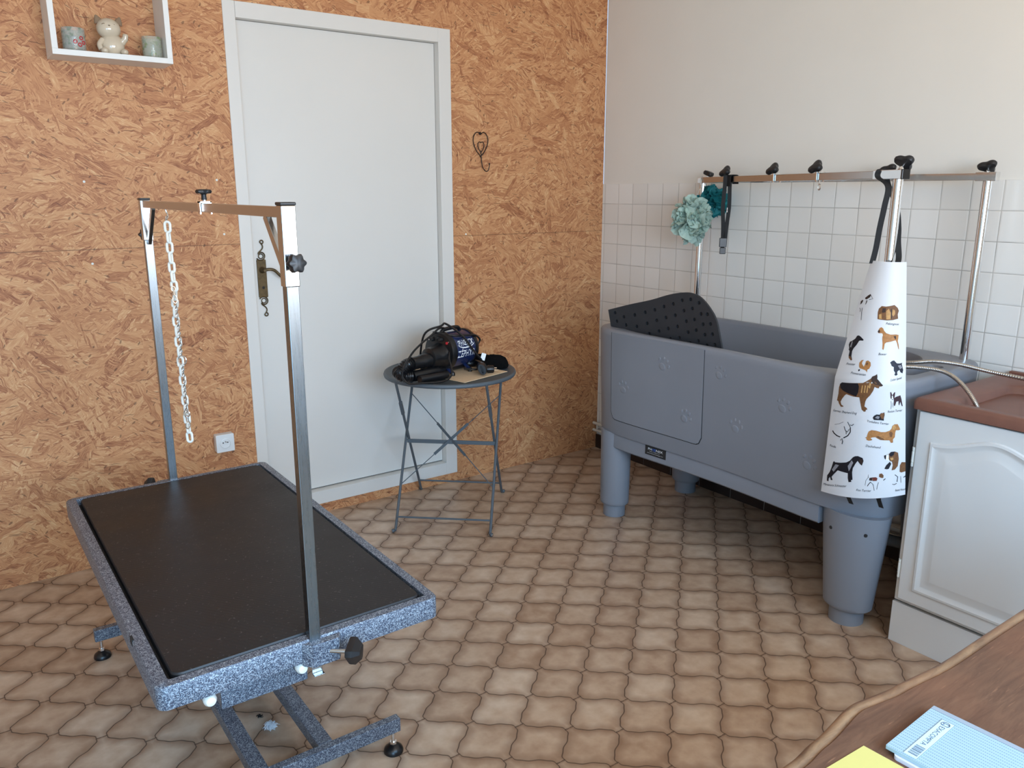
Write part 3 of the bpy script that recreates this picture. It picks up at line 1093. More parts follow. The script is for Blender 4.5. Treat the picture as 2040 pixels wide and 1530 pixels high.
bt = thing('bistro_table', tuple(C0), 'round slate-grey folding metal bistro table in front of the door', 'table')
b = MB()
b.lathe([(0.288, TT - 0.0150), (0.297, TT - 0.0135), (0.300, TT - 0.006), (0.297, TT + 0.002), (0.290, TT + 0.004), (0.283, TT), (0.10, TT + 0.001), (0.002, TT + 0.001)], 'bistro', tuple(C0), n=72)
b.lathe([(0.289, TT - 0.0145), (0.283, TT - 0.004), (0.002, TT - 0.003)], 'bistro', tuple(C0), n=72)
b.build('tabletop', bt, smooth=60)
zj = TT - 0.006
for s in (-1, 1):
    for dd, uo in ((-1, 0.0), (1, 0.016)):
        b = MB()
        u = s * (0.213 - uo) if dd > 0 else s * 0.213
        foot = B3(s * 0.213, dd * 0.26, 0.0) if dd < 0 else B3(s * 0.205, 0.255, 0.0)
        top = B3(u, -dd * 0.225, zj)
        k0 = foot + (top - foot) * 0.03
        out = (foot - C0).normalized() * 0.012
        b.tube([foot + out + Vector((0, 0, 0.010)), foot + Vector((0, 0, 0.007)), k0, top], 0.0062, 'bistro', 8)
        leg = b.build('leg', bt)
        b = MB()
        b.ball(foot + out + Vector((0, 0, 0.0085)), (0.0085, 0.0085, 0.0085), 'bistro', nu=12, nv=8)
        b.lathe([(0.005, 0), (0.005, 0.003), (0.002, 0.004)], 'chrome', tuple(foot + out * 1.5 + Vector((0, 0, 0.0100))), (out.x, out.y, 0), 10)
        b.build('foot_cap', leg)
for dd, z in ((-0.237, 0.062), (0.232, 0.062)):
    b = MB()
    b.tube([B3(-0.208, dd, z), B3(0.208, dd, z)], 0.0045, 'bistro', 8)
    b.build('stretcher', bt)
b = MB()
b.beam(B3(-0.207, -0.006, 0.345), B3(0.207, -0.006, 0.345), 0.006, 0.018, 'bistro')
b.build('cross_bar', bt, smooth=0, bevel=0.001)


def onA(s, t):        # point on a front leg, t = 0 foot .. 1 top
    f, q = B3(s * 0.213, -0.26, 0.0), B3(s * 0.213, 0.225, zj)
    return f + (q - f) * t


for s in (-1, 1):
    b = MB()
    p0, p1 = onA(s, 0.80), onA(-s, 0.26) + (onA(s, 0.3) - onA(-s, 0.3)) * 0.0
    q0, q1 = p0 + (p1 - p0) * 0.33, p0 + (p1 - p0) * 0.67
    b.tube([p0, q0], 0.0022, 'bistro', 6)
    b.tube([q1, p1], 0.0022, 'bistro', 6)
    b.beam(q0 + D * (0.002 * s), q1 + D * (0.002 * s), 0.003, 0.013, 'bistro')
    b.build('brace', bt, smooth=30)
for s in (-1, 1):
    b = MB()
    f_, q_ = B3(s * 0.205, 0.255, 0.0), B3(s * 0.197, -0.225, zj)
    b.beam(f_ + (q_ - f_) * 0.74, f_ + (q_ - f_) * 0.84, 0.014, 0.016, 'bistro')
    b.build('latch', bt, smooth=0, bevel=0.002)

TB = TT + 0.002
bd = MB()
e1, e2 = Vector((0.969, 0.247, 0)), Vector((-0.232, 0.973, 0))
P1 = Vector((-1.298, -0.597, 0))
q = [P1, P1 + e1 * 0.281, P1 + e1 * 0.281 + e2 * 0.38, P1 + e2 * 0.38]
bd.add([v + Vector((0, 0, TB)) for v in q] + [v + Vector((0, 0, TB + 0.003)) for v in q],
       [(3, 2, 1, 0), (4, 5, 6, 7), (0, 1, 5, 4), (1, 2, 6, 5), (2, 3, 7, 6), (3, 0, 4, 7)], 'ply')
tag(bd.build('plywood_sheet', smooth=0), 'thin pale wooden board lying on the round table under the dryer', 'board')

# blow dryer
TD = TB + 0.0032
OD = Vector((-1.228, -0.372, TD))
XA, YA, ZA = Vector((0.961, 0.276, 0)), Vector((-0.276, 0.961, 0)), Vector((0, 0, 1))


def DL(x, y, z):
    return OD + XA * x + YA * y + ZA * z


RD = Matrix((XA, YA, ZA)).transposed()
RAX = Matrix((-YA, ZA, -XA)).transposed()      # local z of a lathe runs towards the nose (-XA)
RTL = Matrix((YA, ZA, XA)).transposed()
dr = thing('pet_dryer', tuple(OD), 'navy blue and black cylindrical pet dryer with hose and cable on the round table', 'dryer')
HZ = 0.099
b = MB()
b.lathe([(0.079, -0.052), (0.0815, -0.045), (0.0815, 0.080), (0.079, 0.090)], 'navy', DL(0, 0, HZ), R=RTL, n=48)
body = b.build('body', dr)
b = MB()
b.lathe([(0.079, 0.080), (0.085, 0.082), (0.085, 0.096), (0.078, 0.106), (0.030, 0.110), (0.002, 0.110)], 'satin_black', DL(0, 0, HZ), R=RTL, n=48)
b.build('rear_cap', dr)
b = MB()
b.lathe([(0.079, 0.044), (0.087, 0.046), (0.087, 0.068), (0.084, 0.074), (0.050, 0.079), (0.002, 0.080)], 'satin_black', DL(0, 0, HZ), R=RAX, n=48)
b.lathe([(0.060, 0.074), (0.056, 0.082), (0.051, 0.090), (0.047, 0.125), (0.044, 0.150), (0.034, 0.154), (0.002, 0.154)], 'satin_black', DL(0, -0.008, HZ - 0.016), R=RAX, n=40)
nose = b.build('front_cap', dr)
for a in (40, 140, 215, 325):
    b = MB()
    a = math.radians(a)
    b.lathe([(0.0035, 0), (0.003, 0.002), (0.001, 0.0028)], 'chrome', DL(-0.0735, -0.076 * math.cos(a), HZ + 0.076 * math.sin(a)), R=RAX, n=10)
    b.build('screw', nose)
b = MB()
b.lathe([(0.0062, 0), (0.0062, 0.004), (0.003, 0.006)], 'red', DL(-0.0755, -0.050, HZ + 0.044), R=RAX, n=16)
b.build('red_button', nose)
for yy, zz in ((0.000, 0.062), (0.030, 0.055), (-0.018, 0.058)):
    b = MB()
    b.lathe([(0.010, 0), (0.009, 0.012), (0.007, 0.016)], 'black', DL(-0.076, yy, HZ + zz), R=RAX, n=14)
    b.build('control_knob', nose)
for xx in (-0.066, 0.050):
    for sg in (-1, 1):
        b = MB()
        pts = [DL(xx, sg * 0.040, HZ - 0.071), DL(xx, sg * 0.062, HZ - 0.085), DL(xx, sg * 0.072, 0.010)]
        b.tube(pts, 0.0085, 'navy', 8)
        foot = b.build('foot', dr)
        b = MB()
        b.lathe([(0.0105, 0.0), (0.0105, 0.010), (0.008, 0.016)], 'satin_black', DL(xx, sg * 0.072, 0.0), n=14)
        b.build('rubber_tip', foot)
b = MB()
hz = HZ + 0.085
b.tube(smooth_path([DL(-0.060, 0, HZ + 0.076), DL(-0.056, 0, hz), DL(-0.035, 0, hz + 0.010), DL(0.040, 0, hz + 0.011), DL(0.060, 0, hz), DL(0.064, 0, HZ + 0.078)]), 0.009, 'satin_black', 12)
b.build('handle', dr)
# lettering wrapped on the drum: ellipse logo and name
def drum(x, y, ang0, x0):
    a = math.radians(ang0) + y / 0.0815
    return DL(x0 + x, -0.0819 * math.cos(a), HZ + 0.0819 * math.sin(a))


b = MB()
write_text(b, 'PHŒNIX', 0, 0, 0, 0.096, 0.025, 'print_white', shear=0.12, bold=0.012, fn=lambda x, y: drum(x, y, 19, -0.026))
write_text(b, 'ZÉPHYR', 0, 0, 0, 0.112, 0.030, 'print_white', shear=0.18, bold=0.010, fn=lambda x, y: drum(x, y, -17, -0.040))
write_text(b, 'FRANCE', 0, 0, 0, 0.020, 0.004, 'print_white', fn=lambda x, y: drum(x, y, 13, 0.02))
el = [(0.068 * math.cos(t), 0.021 * math.sin(t)) for t in [math.radians(130 + 275 * k / 40) for k in range(41)]]
vs, fs = [], []
for k, (x, y) in enumerate(el):
    w = 0.0022 * math.sin(PI * k / 40) + 0.0006
    for sg in (-1, 1):
        vs.append(drum(x * 0.82, y * (1 + sg * w / 0.021), 26, 0.022))
    if k:
        fs.append((2 * k - 2, 2 * k - 1, 2 * k + 1, 2 * k))
b.add(vs, fs, 'print_white')
b.build('lettering', body, smooth=0)
# hose: two straight connectors and a corrugated bend
b = MB()
b.lathe([(0.031, 0.14), (0.031, 0.20), (0.028, 0.205), (0.0275, 0.250), (0.030, 0.252), (0.030, 0.262)], 'satin_black', DL(0, -0.012, HZ - 0.022), R=RAX, n=28)
hose = b.build('hose_connector', dr)
hp = smooth_path([DL(-0.262, -0.012, HZ - 0.022), DL(-0.290, -0.010, HZ - 0.026), DL(-0.316, -0.004, HZ - 0.050), DL(-0.318, 0.004, 0.050), DL(-0.298, 0.000, 0.030), DL(-0.262, -0.020, 0.0265)], 18)
b = MB()
b.tube(hp, 0.024, 'satin_black', 20, rs=[0.0255 + 0.0022 * (1 if (k // 2) % 2 else -1) for k in range(len(hp))])
b.build('hose', dr, smooth=60)
b = MB()
for y0, y1, r, z in ((-0.020, -0.030, 0.0235, 0.024), (-0.062, -0.090, 0.0165, 0.017)):
    b.tube([DL(-0.262, y0, z), DL(-0.255, y0, z), DL(-0.12, y1, z)], r, 'satin_black', 18, rs=[r * 0.9, r, r])
b.build('hose_tube', dr)
b = MB()
pn = smooth_path([DL(-0.12, -0.030, 0.024), DL(-0.02, -0.02, 0.023), DL(0.070, -0.020, 0.023), DL(0.105, -0.060, 0.024), DL(0.085, -0.110, 0.026), DL(0.055, -0.143, 0.028)], 8)
b.tube(pn, 0.017, 'satin_black', 14)
b.build('hose_return', dr)
b = MB()      # flat slotted nozzle at the end of the hose
nd = Vector((-0.56, -0.83, 0)).normalized()
ns = Vector((nd.y, -nd.x, 0))
c0 = DL(0.056, -0.138, 0.029)
rings = []
for t, rw, rh in ((0.0, 0.018, 0.018), (0.012, 0.020, 0.020), (0.022, 0.026, 0.026), (0.042, 0.0275, 0.0275), (0.054, 0.025, 0.025), (0.064, 0.021, 0.023), (0.064, 0.006, 0.018), (0.052, 0.005, 0.016)):
    rings.append([c0 + nd * t + ns * (rw * math.cos(k * PI / 12) * 0.8 + rh * 0.25 * math.sin(k * PI / 12)) + Vector((0, 0, rh * math.sin(k * PI / 12))) for k in range(24)])
b.loft(rings, 'black')
b.build('nozzle', dr)
# mains cable with plug and tag
cab = [DL(-0.02, 0.10, 0.008), DL(-0.10, 0.09, 0.02), DL(-0.135, 0.03, HZ + 0.080), DL(-0.08, -0.02, HZ + 0.118), DL(-0.045, -0.02, HZ + 0.122), DL(0.0, -0.075, HZ + 0.068), DL(0.045, -0.098, HZ + 0.0), DL(0.075, -0.112, HZ - 0.040), DL(0.095, -0.115, HZ - 0.058)]
b = MB()
b.tube(smooth_path(cab), 0.0048, 'satin_black', 8)
loop = [DL(-0.03, 0.0, HZ + 0.099), DL(-0.07, 0.0, HZ + 0.104), DL(-0.12, 0.0, HZ + 0.080), DL(-0.18, 0.0, HZ + 0.054), DL(-0.255, -0.02, HZ + 0.028), DL(-0.315, -0.03, HZ - 0.020), DL(-0.330, -0.03, 0.040), DL(-0.315, -0.05, 0.008), DL(-0.27, -0.085, 0.006), DL(-0.19, -0.135, 0.007), DL(-0.135, -0.130, 0.030), DL(-0.100, -0.085, HZ - 0.020), DL(-0.078, -0.066, HZ + 0.008)]
b.tube(smooth_path(loop), 0.0046, 'satin_black', 8)
rl = [DL(-0.09, 0.02, HZ + 0.088), DL(-0.03, -0.055, HZ + 0.072), DL(0.04, -0.062, HZ + 0.066), DL(0.095, -0.066, HZ + 0.058), DL(0.138, -0.055, HZ + 0.034), DL(0.142, -0.050, HZ + 0.022), DL(0.112, -0.060, HZ + 0.006)]
b.tube(smooth_path(rl), 0.0046, 'satin_black', 8)
b.build('cable', dr)
b = MB()
tg = DL(0.082, -0.118, HZ - 0.048)
b.beam(tg, tg + Vector((0.010, 0.0, 0.030)), 0.020, 0.0008, 'print_white', up=(0.5, 0.85, 0))
b.build('care_tag', dr, smooth=0, label='small white paper tag on the cable')
pl = Vector((-1.118, -0.508, TD + 0.018))
pd = Vector((0.93, -0.25, -0.06)).normalized()
b = MB()
qq = Vector((0, 0, 1)).rotation_difference(pd).to_matrix()
b.lathe([(0.006, -0.045), (0.008, -0.030), (0.012, -0.012), (0.0165, 0.0), (0.0175, 0.004), (0.0175, 0.024), (0.015, 0.026), (0.002, 0.026)], 'satin_black', pl, R=qq, n=20)
b.tube(smooth_path([pl - pd * 0.045, pl - pd * 0.075, pl - pd * 0.10 + Vector((0, 0.02, 0))], 5), 0.0045, 'satin_black', 8)
plug = b.build('plug', dr)
b = MB()
for s in (-1, 1):
    c = pl + Vector((0.2, 0.8, 0.3)).normalized() * (0.0095 * s)
    b.tube([c + pd * 0.026, c + pd * 0.045], 0.0024, 'chrome', 8)
b.build('plug_pin', plug)
# black cloth pouch
pk = MB()
pts = [(-0.040, 0.020), (-0.030, 0.070), (0.02, 0.090), (0.070, 0.060), (0.092, 0.0), (0.082, -0.062), (0.040, -0.082), (0.0, -0.050), (-0.035, -0.02)]
pc = Vector((-1.052, -0.392, TB + 0.0032))
outl = smooth_path([(x, y, 0) for x, y in pts], 5, True)
rings = []
for k, z in ((1.0, 0.0), (1.04, 0.008), (1.0, 0.022), (0.90, 0.038), (0.66, 0.048), (0.2, 0.050)):
    rings.append([pc + Vector((v.x * k, v.y * k, z * (1 + 0.35 * mnoise.noise(Vector((v.x * 30, v.y * 30, 1.7)))))) for v in outl])
pk.loft(rings, 'cloth')
tag(pk.build('cloth_pouch', smooth=70), 'crumpled black cloth pouch behind the plug on the round table', 'pouch')

# ================================================================ dog bath
TCX, TCY, TA, TBB = -0.362, -1.4075, 0.342, 0.7225
RIM, SKZ = 0.888, 0.416
NR = 120


def waist(y):
    """the long front side pulls in at its middle"""
    s = (y - TCY) / TBB
    return 0.030 * math.cos(s * PI * 0.5) ** 2 if abs(s) < 1 else 0.0


def tub_ring(z, ax, by, n, cy=TCY, cx=TCX, front=1.0):
    out = []
    for k in range(NR):
        t = 2 * PI * k / NR
        c, s = math.cos(t), math.sin(t)
        r = (abs(c) ** n + abs(s) ** n) ** (-1.0 / n)
        x, y = cx + ax * c * r, cy + by * s * r
        if c < 0:
            x += front * waist(y) * min(1.0, -c * r * 1.2)
        out.append(Vector((x, y, z)))
    return out


def front_x(y, z, off=0.0):
    """x of the outer front wall of the bath"""
    t = (RIM - z) / (RIM - SKZ)
    ax, by, n = TA - 0.012 * t, TBB - 0.012 * t, 6.5
    s = min(0.999, abs((y - TCY) / by))
    return TCX - ax * (1 - s ** n) ** (1 / n) + waist(y) - off


tub = thing('dog_bath', (TCX, TCY, 0), 'big grey moulded plastic dog bath on four legs against the tiled wall', 'bathtub')
b = MB()
ICY, IB = -1.3505, 0.6255
rings = [tub_ring(SKZ, TA - 0.03, TBB - 0.03, 6.5), tub_ring(SKZ, TA - 0.014, TBB - 0.014, 6.5), tub_ring(SKZ + 0.006, TA - 0.012, TBB - 0.012, 6.5), tub_ring(RIM - 0.03, TA, TBB, 6.5),
         tub_ring(RIM - 0.012, TA, TBB, 6.5), tub_ring(RIM - 0.003, TA - 0.006, TBB - 0.006, 6.5), tub_ring(RIM, TA - 0.016, TBB - 0.016, 6.5),
         tub_ring(RIM, 0.310, IB + 0.012, 3.6, ICY, TCX - 0.003), tub_ring(RIM - 0.004, 0.304, IB + 0.004, 3.6, ICY, TCX - 0.003), tub_ring(RIM - 0.016, 0.300, IB, 3.6, ICY, TCX - 0.003),
         tub_ring(0.66, 0.286, IB - 0.02, 3.6, ICY, TCX), tub_ring(0.48, 0.262, IB - 0.05, 3.4, ICY, TCX), tub_ring(0.455, 0.23, IB - 0.09, 3.2, ICY, TCX)]
b.loft(rings, 'tub', True, True)
# trough moulded into the ledge at the right end
tmp = b.build('bath_shell', smooth=0)
ct_ = MB()
tr0, tr1 = rounded_rect(-0.515, -2.088, -0.275, -2.022, 0.03, 6), rounded_rect(-0.505, -2.080, -0.285, -2.030, 0.022, 6)
ct_.loft([[(x, y, RIM - 0.032) for x, y in tr1], [(x, y, RIM + 0.02) for x, y in tr0]], 'tub')
cto = ct_.build('trough_cutter', smooth=0)
bo = tmp.modifiers.new('trough', 'BOOLEAN')
bo.operation, bo.solver, bo.object = 'DIFFERENCE', 'EXACT', cto
bpy.context.view_layer.update()
nm = bpy.data.meshes.new_from_object(tmp.evaluated_get(bpy.context.evaluated_depsgraph_get()))
b = MB()
b.add([tuple(v.co) for v in nm.vertices], [tuple(q.vertices) for q in nm.polygons], 'tub')
bpy.data.objects.remove(tmp)
bpy.data.objects.remove(cto)
# embossed paw prints on the front


def paw(y, z, tilt, size=0.032):
    ct, st = math.cos(tilt), math.sin(tilt)

    def put(u, v, ru, rv, hgt):
        vs, fs = [], []
        n = 12
        for rr, hh in ((1.0, -0.0008), (0.86, 0.5), (0.55, 0.95), (0.12, 1.0)):
            for k in range(n):
                a = 2 * PI * k / n
                uu, vv = u + ru * rr * math.cos(a), v + rv * rr * math.sin(a)
                yy, zz = y - size * (uu * ct - vv * st), z + size * (uu * st + vv * ct)
                h = hgt * hh if hh > 0 else -0.001
                vs.append((front_x(yy, zz) - h, yy, zz))
        for i in range(3):
            for k in range(n):
                fs.append((i * n + k, i * n + (k + 1) % n, (i + 1) * n + (k + 1) % n, (i + 1) * n + k))
        fs.append(tuple(3 * n + k for k in range(n)))
        b.add(vs, fs, 'tub')
    put(0.0, -0.35, 0.62, 0.52, 0.0014)
    for u, v in ((-0.85, 0.25), (-0.32, 0.72), (0.32, 0.72), (0.85, 0.25)):
        put(u, v, 0.22, 0.30, 0.0014)


for y, z, t in ((-1.435, 0.799, -0.5), (-1.522, 0.607, -0.2), (-1.733, 0.735, -0.4), (-1.852, 0.555, -0.6)):
    paw(y, z, t)
b.build('bath_body', tub, smooth=40)
# front door panel with its dark joint
def face_patch(mb, y0, y1, z0, z1, r, off, thick, mat, ny=18, nz=14):
    ys = [y0 + (y1 - y0) * k / ny for k in range(ny + 1)]
    grid = {}
    vs, fs = [], []
    for layer, o in ((0, off), (1, off - thick)):
        for i, y in enumerate(ys):
            lo = z0
            e = min(abs(y - y0), abs(y - y1))
            if e < r:
                lo = z0 + r - math.sqrt(max(0, r * r - (r - e) ** 2))
            for j in range(nz + 1):
                z = lo + (z1 - lo) * j / nz
                grid[layer, i, j] = len(vs)
                vs.append((front_x(y, z, o), y, z))
    for i in range(ny):
        for j in range(nz):
            fs.append((grid[0, i, j], grid[0, i + 1, j], grid[0, i + 1, j + 1], grid[0, i, j + 1]))
    edge = [(i, 0) for i in range(ny + 1)] + [(ny, j) for j in range(1, nz + 1)] + [(i, nz) for i in range(ny - 1, -1, -1)] + [(0, j) for j in range(nz - 1, 0, -1)]
    for k in range(len(edge)):
        a, c = edge[k], edge[(k + 1) % len(edge)]
        fs.append((grid[(0,) + a], grid[(1,) + a], grid[(1,) + c], grid[(0,) + c]))
    mb.add(vs, fs, mat)


b = MB()
face_patch(b, -0.842, -1.3575, 0.4825, RIM - 0.012, 0.034, 0.0010, 0.004, 'gap', 40)
b.build('door_joint', tub, smooth=40)
b = MB()
face_patch(b, -0.846, -1.3545, 0.4860, RIM - 0.010, 0.032, 0.0026, 0.004, 'tub', 40)
for y, z, t in ((-1.149, 0.784, -0.5), (-0.925, 0.643, -0.1), (-1.271, 0.588, -0.5)):
    paw(y, z, t)
    n = 4 * 12 * 5
    b.v[-n:] = [(q[0] - 0.0026, q[1], q[2]) for q in b.v[-n:]]
b.build('bath_door', tub, smooth=40)
# skirt beam below the front
b = MB()
ys = [-0.850 - (1.900 - 0.850) * k / 24 for k in range(25)]
prof = [(0.004, 0.417), (0.000, 0.405), (0.000, 0.350), (0.006, 0.344), (0.05, 0.344), (0.05, 0.417)]
b.loft([[(front_x(y, 0.42) + 0.010 + dx, y, z) for dx, z in prof] for y in ys], 'tub')
skirt = b.build('skirt', tub, smooth=40)
b = MB()
by0, by1 = -1.052, -1.166
sx = front_x(-1.11, 0.42) + 0.010
b.add([(front_x(y, 0.42) + 0.010 - o, y, z) for o in (0.0012, -0.002) for y, z in ((by0, 0.371), (by1, 0.371), (by1, 0.411), (by0, 0.411))],
      [(0, 1, 2, 3), (7, 6, 5, 4), (0, 4, 5, 1), (1, 5, 6, 2), (2, 6, 7, 3), (3, 7, 4, 0)], 'gap')


def badge_pt(u, v):
    y = by0 + (by1 - by0) * u
    return (front_x(y, 0.42) + 0.010 - 0.0016, y, v)


W = by0 - by1
for word, u, w, mt in (('PH', 0.15, 0.020, 'print_white'), ('Œ', 0.345, 0.020, 'print_blue'), ('NIX', 0.535, 0.037, 'print_white')):
    write_text(b, word, 0, 0, 0, w, 0.0105, mt, fn=lambda x, y, u=u: badge_pt(u + x / W, 0.3935 + y))
write_text(b, 'tables et baignoires', 0, 0, 0, 0.056, 0.0026, 'print_white', fn=lambda x, y: badge_pt(0.22 + x / W, 0.387 + y))
write_text(b, 'www.materiel-toilettage.com', 0, 0, 0, 0.088, 0.0030, 'print_white', fn=lambda x, y: badge_pt(0.10 + x / W, 0.379 + y))
b.build('badge', skirt, smooth=0, label='black badge with white lettering')


def bath_leg(x, y, rxt, ryt, rxb, ryb, rf, dx=0.0, dy=0.0):
    b = MB()
    rings = []
    for t, k in ((0.0, 1.0), (0.08, 0.97), (0.35, 0.82), (0.7, 0.4), (1.0, 0.03)):
        pass
    for z in (0.418, 0.40, 0.36, 0.30, 0.22, 0.14, 0.075, 0.064, 0.058):
        t = (0.418 - z) / 0.36
        rx, ry = rxt + (rxb - rxt) * t, ryt + (ryb - ryt) * t
        if z == 0.058:
            rx, ry = rx * 0.93, ry * 0.93
        rings.append([(x + dx * (1 - t) + rx * math.cos(2 * PI * k / 40), y + dy * (1 - t) + ry * math.sin(2 * PI * k / 40), z) for k in range(40)])
    b.loft(rings, 'tub')
    lg = b.build('leg', tub, smooth=40)
    b = MB()
    b.lathe([(rf, 0.0), (rf, 0.062)], 'tub', (x, y, 0), n=36)
    b.build('foot', lg)
    return lg


bath_leg(-0.612, -0.812, 0.068, 0.073, 0.064, 0.069, 0.051)
bath_leg(-0.112, -0.800, 0.066, 0.082, 0.064, 0.070, 0.052)
leg = bath_leg(-0.600, -2.000, 0.088, 0.118, 0.072, 0.084, 0.058)
bath_leg(-0.105, -2.000, 0.075, 0.100, 0.066, 0.078, 0.055)
b = MB()
for y, z in ((-1.957, 0.352), (-2.075, 0.360)):
    t = (0.418 - z) / 0.36
    s = (y + 2.0) / (0.118 - 0.034 * t)
    x = -0.600 - (0.088 - 0.016 * t) * math.sqrt(max(0.05, 1 - s * s))
    b.lathe([(0.0062, -0.002), (0.0062, 0.0012), (0.0035, 0.0018), (0.001, 0.0005)], 'gap', (x, y, z), (-0.95, s * 0.4, 0), 14)
b.build('screw', leg)
# restraint rail: three chrome posts, back bar and diagonal bar
PBL, PBR, PFR = Vector((-0.100, -0.800, 0)), Vector((-0.100, -2.057, 0)), Vector((-0.600, -2.018, 0))
for pp_ in (PBL, PBR, PFR):
    b = MB()
    b.lathe([(0.0155, RIM - 0.03), (0.0155, 1.512)], 'chrome', (pp_.x, pp_.y, 0), n=28)
    b.build('rail_post', tub, smooth=40)
b = MB()
b.box((-0.1125, -2.082, 1.512), (-0.0875, -0.775, 1.537), 'chrome')
b.box((-0.1150, -2.088, 1.5095), (-0.0850, -2.020, 1.5395), 'chrome')
b.build('back_bar', tub, smooth=0, bevel=0.0015)
bdv = (PFR - PBL).normalized()
bn = Vector((bdv.y, -bdv.x, 0))          # towards the camera side
b = MB()
e0, e1_ = PBL - bdv * 0.010 + Vector((0, 0, 1.5265)), PFR + bdv * 0.030 + Vector((0, 0, 1.5265))
b.beam(e0, e1_, 0.024, 0.025, 'steel')
b.beam(PFR - bdv * 0.105 + Vector((0, 0, 1.5265)), e1_ - bdv * 0.003, 0.0275, 0.0285, 'chrome')
fbar = b.build('front_bar', tub, smooth=0, bevel=0.0015)
b = MB()
b.beam(e1_ - bdv * 0.004, e1_ + bdv * 0.003, 0.029, 0.030, 'satin_black')
b.build('end_cap', fbar, smooth=0, bevel=0.002)


def bar_pt(t, z=1.5265):
    q = PBL + (PFR - PBL) * t
    return Vector((q.x, q.y, z))


def rail_knob(base, axis, length, parent, r=0.0215, lobes=3):
    a = Vector(axis).normalized()
    b = MB()
    b.tube([base - a * 0.004, base + a * length], 0.0042, 'chrome', 10)
    b.lathe([(0.008, 0), (0.008, 0.007)], 'chrome', base, a, 6)
    knob(b, base + a * (length + 0.004), a, r, 0.021, lobes, 0.26)
    b.build('knob', parent)


def rail_clamp(t, ring=False):
    p = bar_pt(t)
    b = MB()
    o = bn * 0.0150
    b.beam(p - bdv * 0.010 + Vector((0, 0, 0.0145)), p + bdv * 0.010 + Vector((0, 0, 0.0145)), 0.031, 0.003, 'chrome')
    for s in (-1, 1):
        b.beam(p - bdv * 0.003 + o * s - Vector((0, 0, 0.0)), p + bdv * 0.003 + o * s, 0.0025, 0.034, 'chrome')
    cl = b.build('clamp', tub, smooth=0)
    if ring:
        r = MB()
        c = p - Vector((0, 0, 0.036))
        r.tube([c + bdv * (0.0075 * math.cos(a)) + Vector((0, 0, 0.010 * math.sin(a))) for a in [k * PI / 10 for k in range(20)]], 0.0022, 'chrome', 8, True)
        r.tube([p - Vector((0, 0, 0.013)), p - Vector((0, 0, 0.028))], 0.0022, 'chrome', 8)
        r.build('eye_ring', cl)
    return cl


cl1, cl2, cl3 = rail_clamp(0.185), rail_clamp(0.475), rail_clamp(0.690, True)
for cl, t in ((cl1, 0.185), (cl2, 0.475), (cl3, 0.690)):
    rail_knob(bar_pt(t, 1.541), (bn.x * 0.85 + bdv.x * 0.1, bn.y * 0.85 + bdv.y * 0.1, 0.8), 0.024, cl, 0.0245)
rail_knob(Vector((PFR.x, PFR.y, 1.540)) + bdv * 0.004, (0.69, -0.02, 0.7), 0.028, tub, 0.0270)
rail_knob(Vector((-0.100, -2.052, 1.538)), (0.50, 0.22, 0.75), 0.020, tub, 0.0270)
rail_knob(Vector((-0.100, -1.700, 1.537)), (0.50, 0.26, 0.75), 0.016, tub, 0.0270)
rail_knob(Vector((-0.100, -0.825, 1.537)), (0.10, -0.25, 0.7), 0.014, tub, 0.0220)

# perforated rubber mat standing in the bath
MATV = [(-0.023, 0.962), (0.02, 0.975), (0.104, 1.0), (0.216, 1.03), (0.293, 1.056), (0.345, 1.07), (0.399, 1.078), (0.432, 1.075), (0.461, 1.066), (0.491, 1.045), (0.517, 1.019), (0.536, 0.995), (0.552, 0.961), (0.579, 0.871), (0.592, 0.80), (0.592, 0.62), (0.10, 0.62), (0.085, 0.885), (-0.004, 0.8895)]
HOLES = [(0.019, 0.953), (0.07, 0.941), (0.131, 0.956), (0.188, 0.974), (0.239, 0.99), (0.286, 1.009), (0.333, 1.025), (0.377, 1.044), (0.418, 1.052), (0.459, 1.042), (0.03, 0.917), (0.084, 0.906), (0.145, 0.908), (0.201, 0.928), (0.251, 0.947), (0.299, 0.964), (0.346, 0.979), (0.388, 1.003), (0.429, 1.016), (0.472, 0.999), (0.502, 1.001), (0.155, 0.864), (0.214, 0.885), (0.265, 0.903), (0.313, 0.92), (0.36, 0.934), (0.402, 0.961), (0.441, 0.973), (0.484, 0.959), (0.519, 0.964), (0.225, 0.842), (0.276, 0.86), (0.326, 0.878), (0.372, 0.889), (0.414, 0.918), (0.453, 0.931), (0.496, 0.918), (0.531, 0.924), (0.385, 0.846), (0.427, 0.874), (0.466, 0.888), (0.508, 0.876), (0.545, 0.884)]
MA, MD = Vector((-0.655, -0.790, 0)), Vector((0.0960, -0.9954, 0))
MNn = Vector((-0.9954, -0.0960, 0))
bm = bmesh.new()
vsb = [bm.verts.new((x, z, 0)) for x, z in [(v.x, v.y) for v in smooth_path([(x, z, 0) for x, z in MATV[:14]], 3)] + MATV[14:]]
f = bm.faces.new(vsb)
f.normal_update()
bmesh.ops.triangulate(bm, faces=[f])
bmesh.ops.recalc_face_normals(bm, faces=bm.faces)
flat_v = [tuple(v.co) for v in bm.verts]
flat_f = [tuple(v.index for v in q.verts) for q in bm.faces]
bm.free()
b = MB()


def mat3(x, z, o=0.0):
    return MA + MD * x + MNn * (o - 0.02) + Vector((0, 0, z))


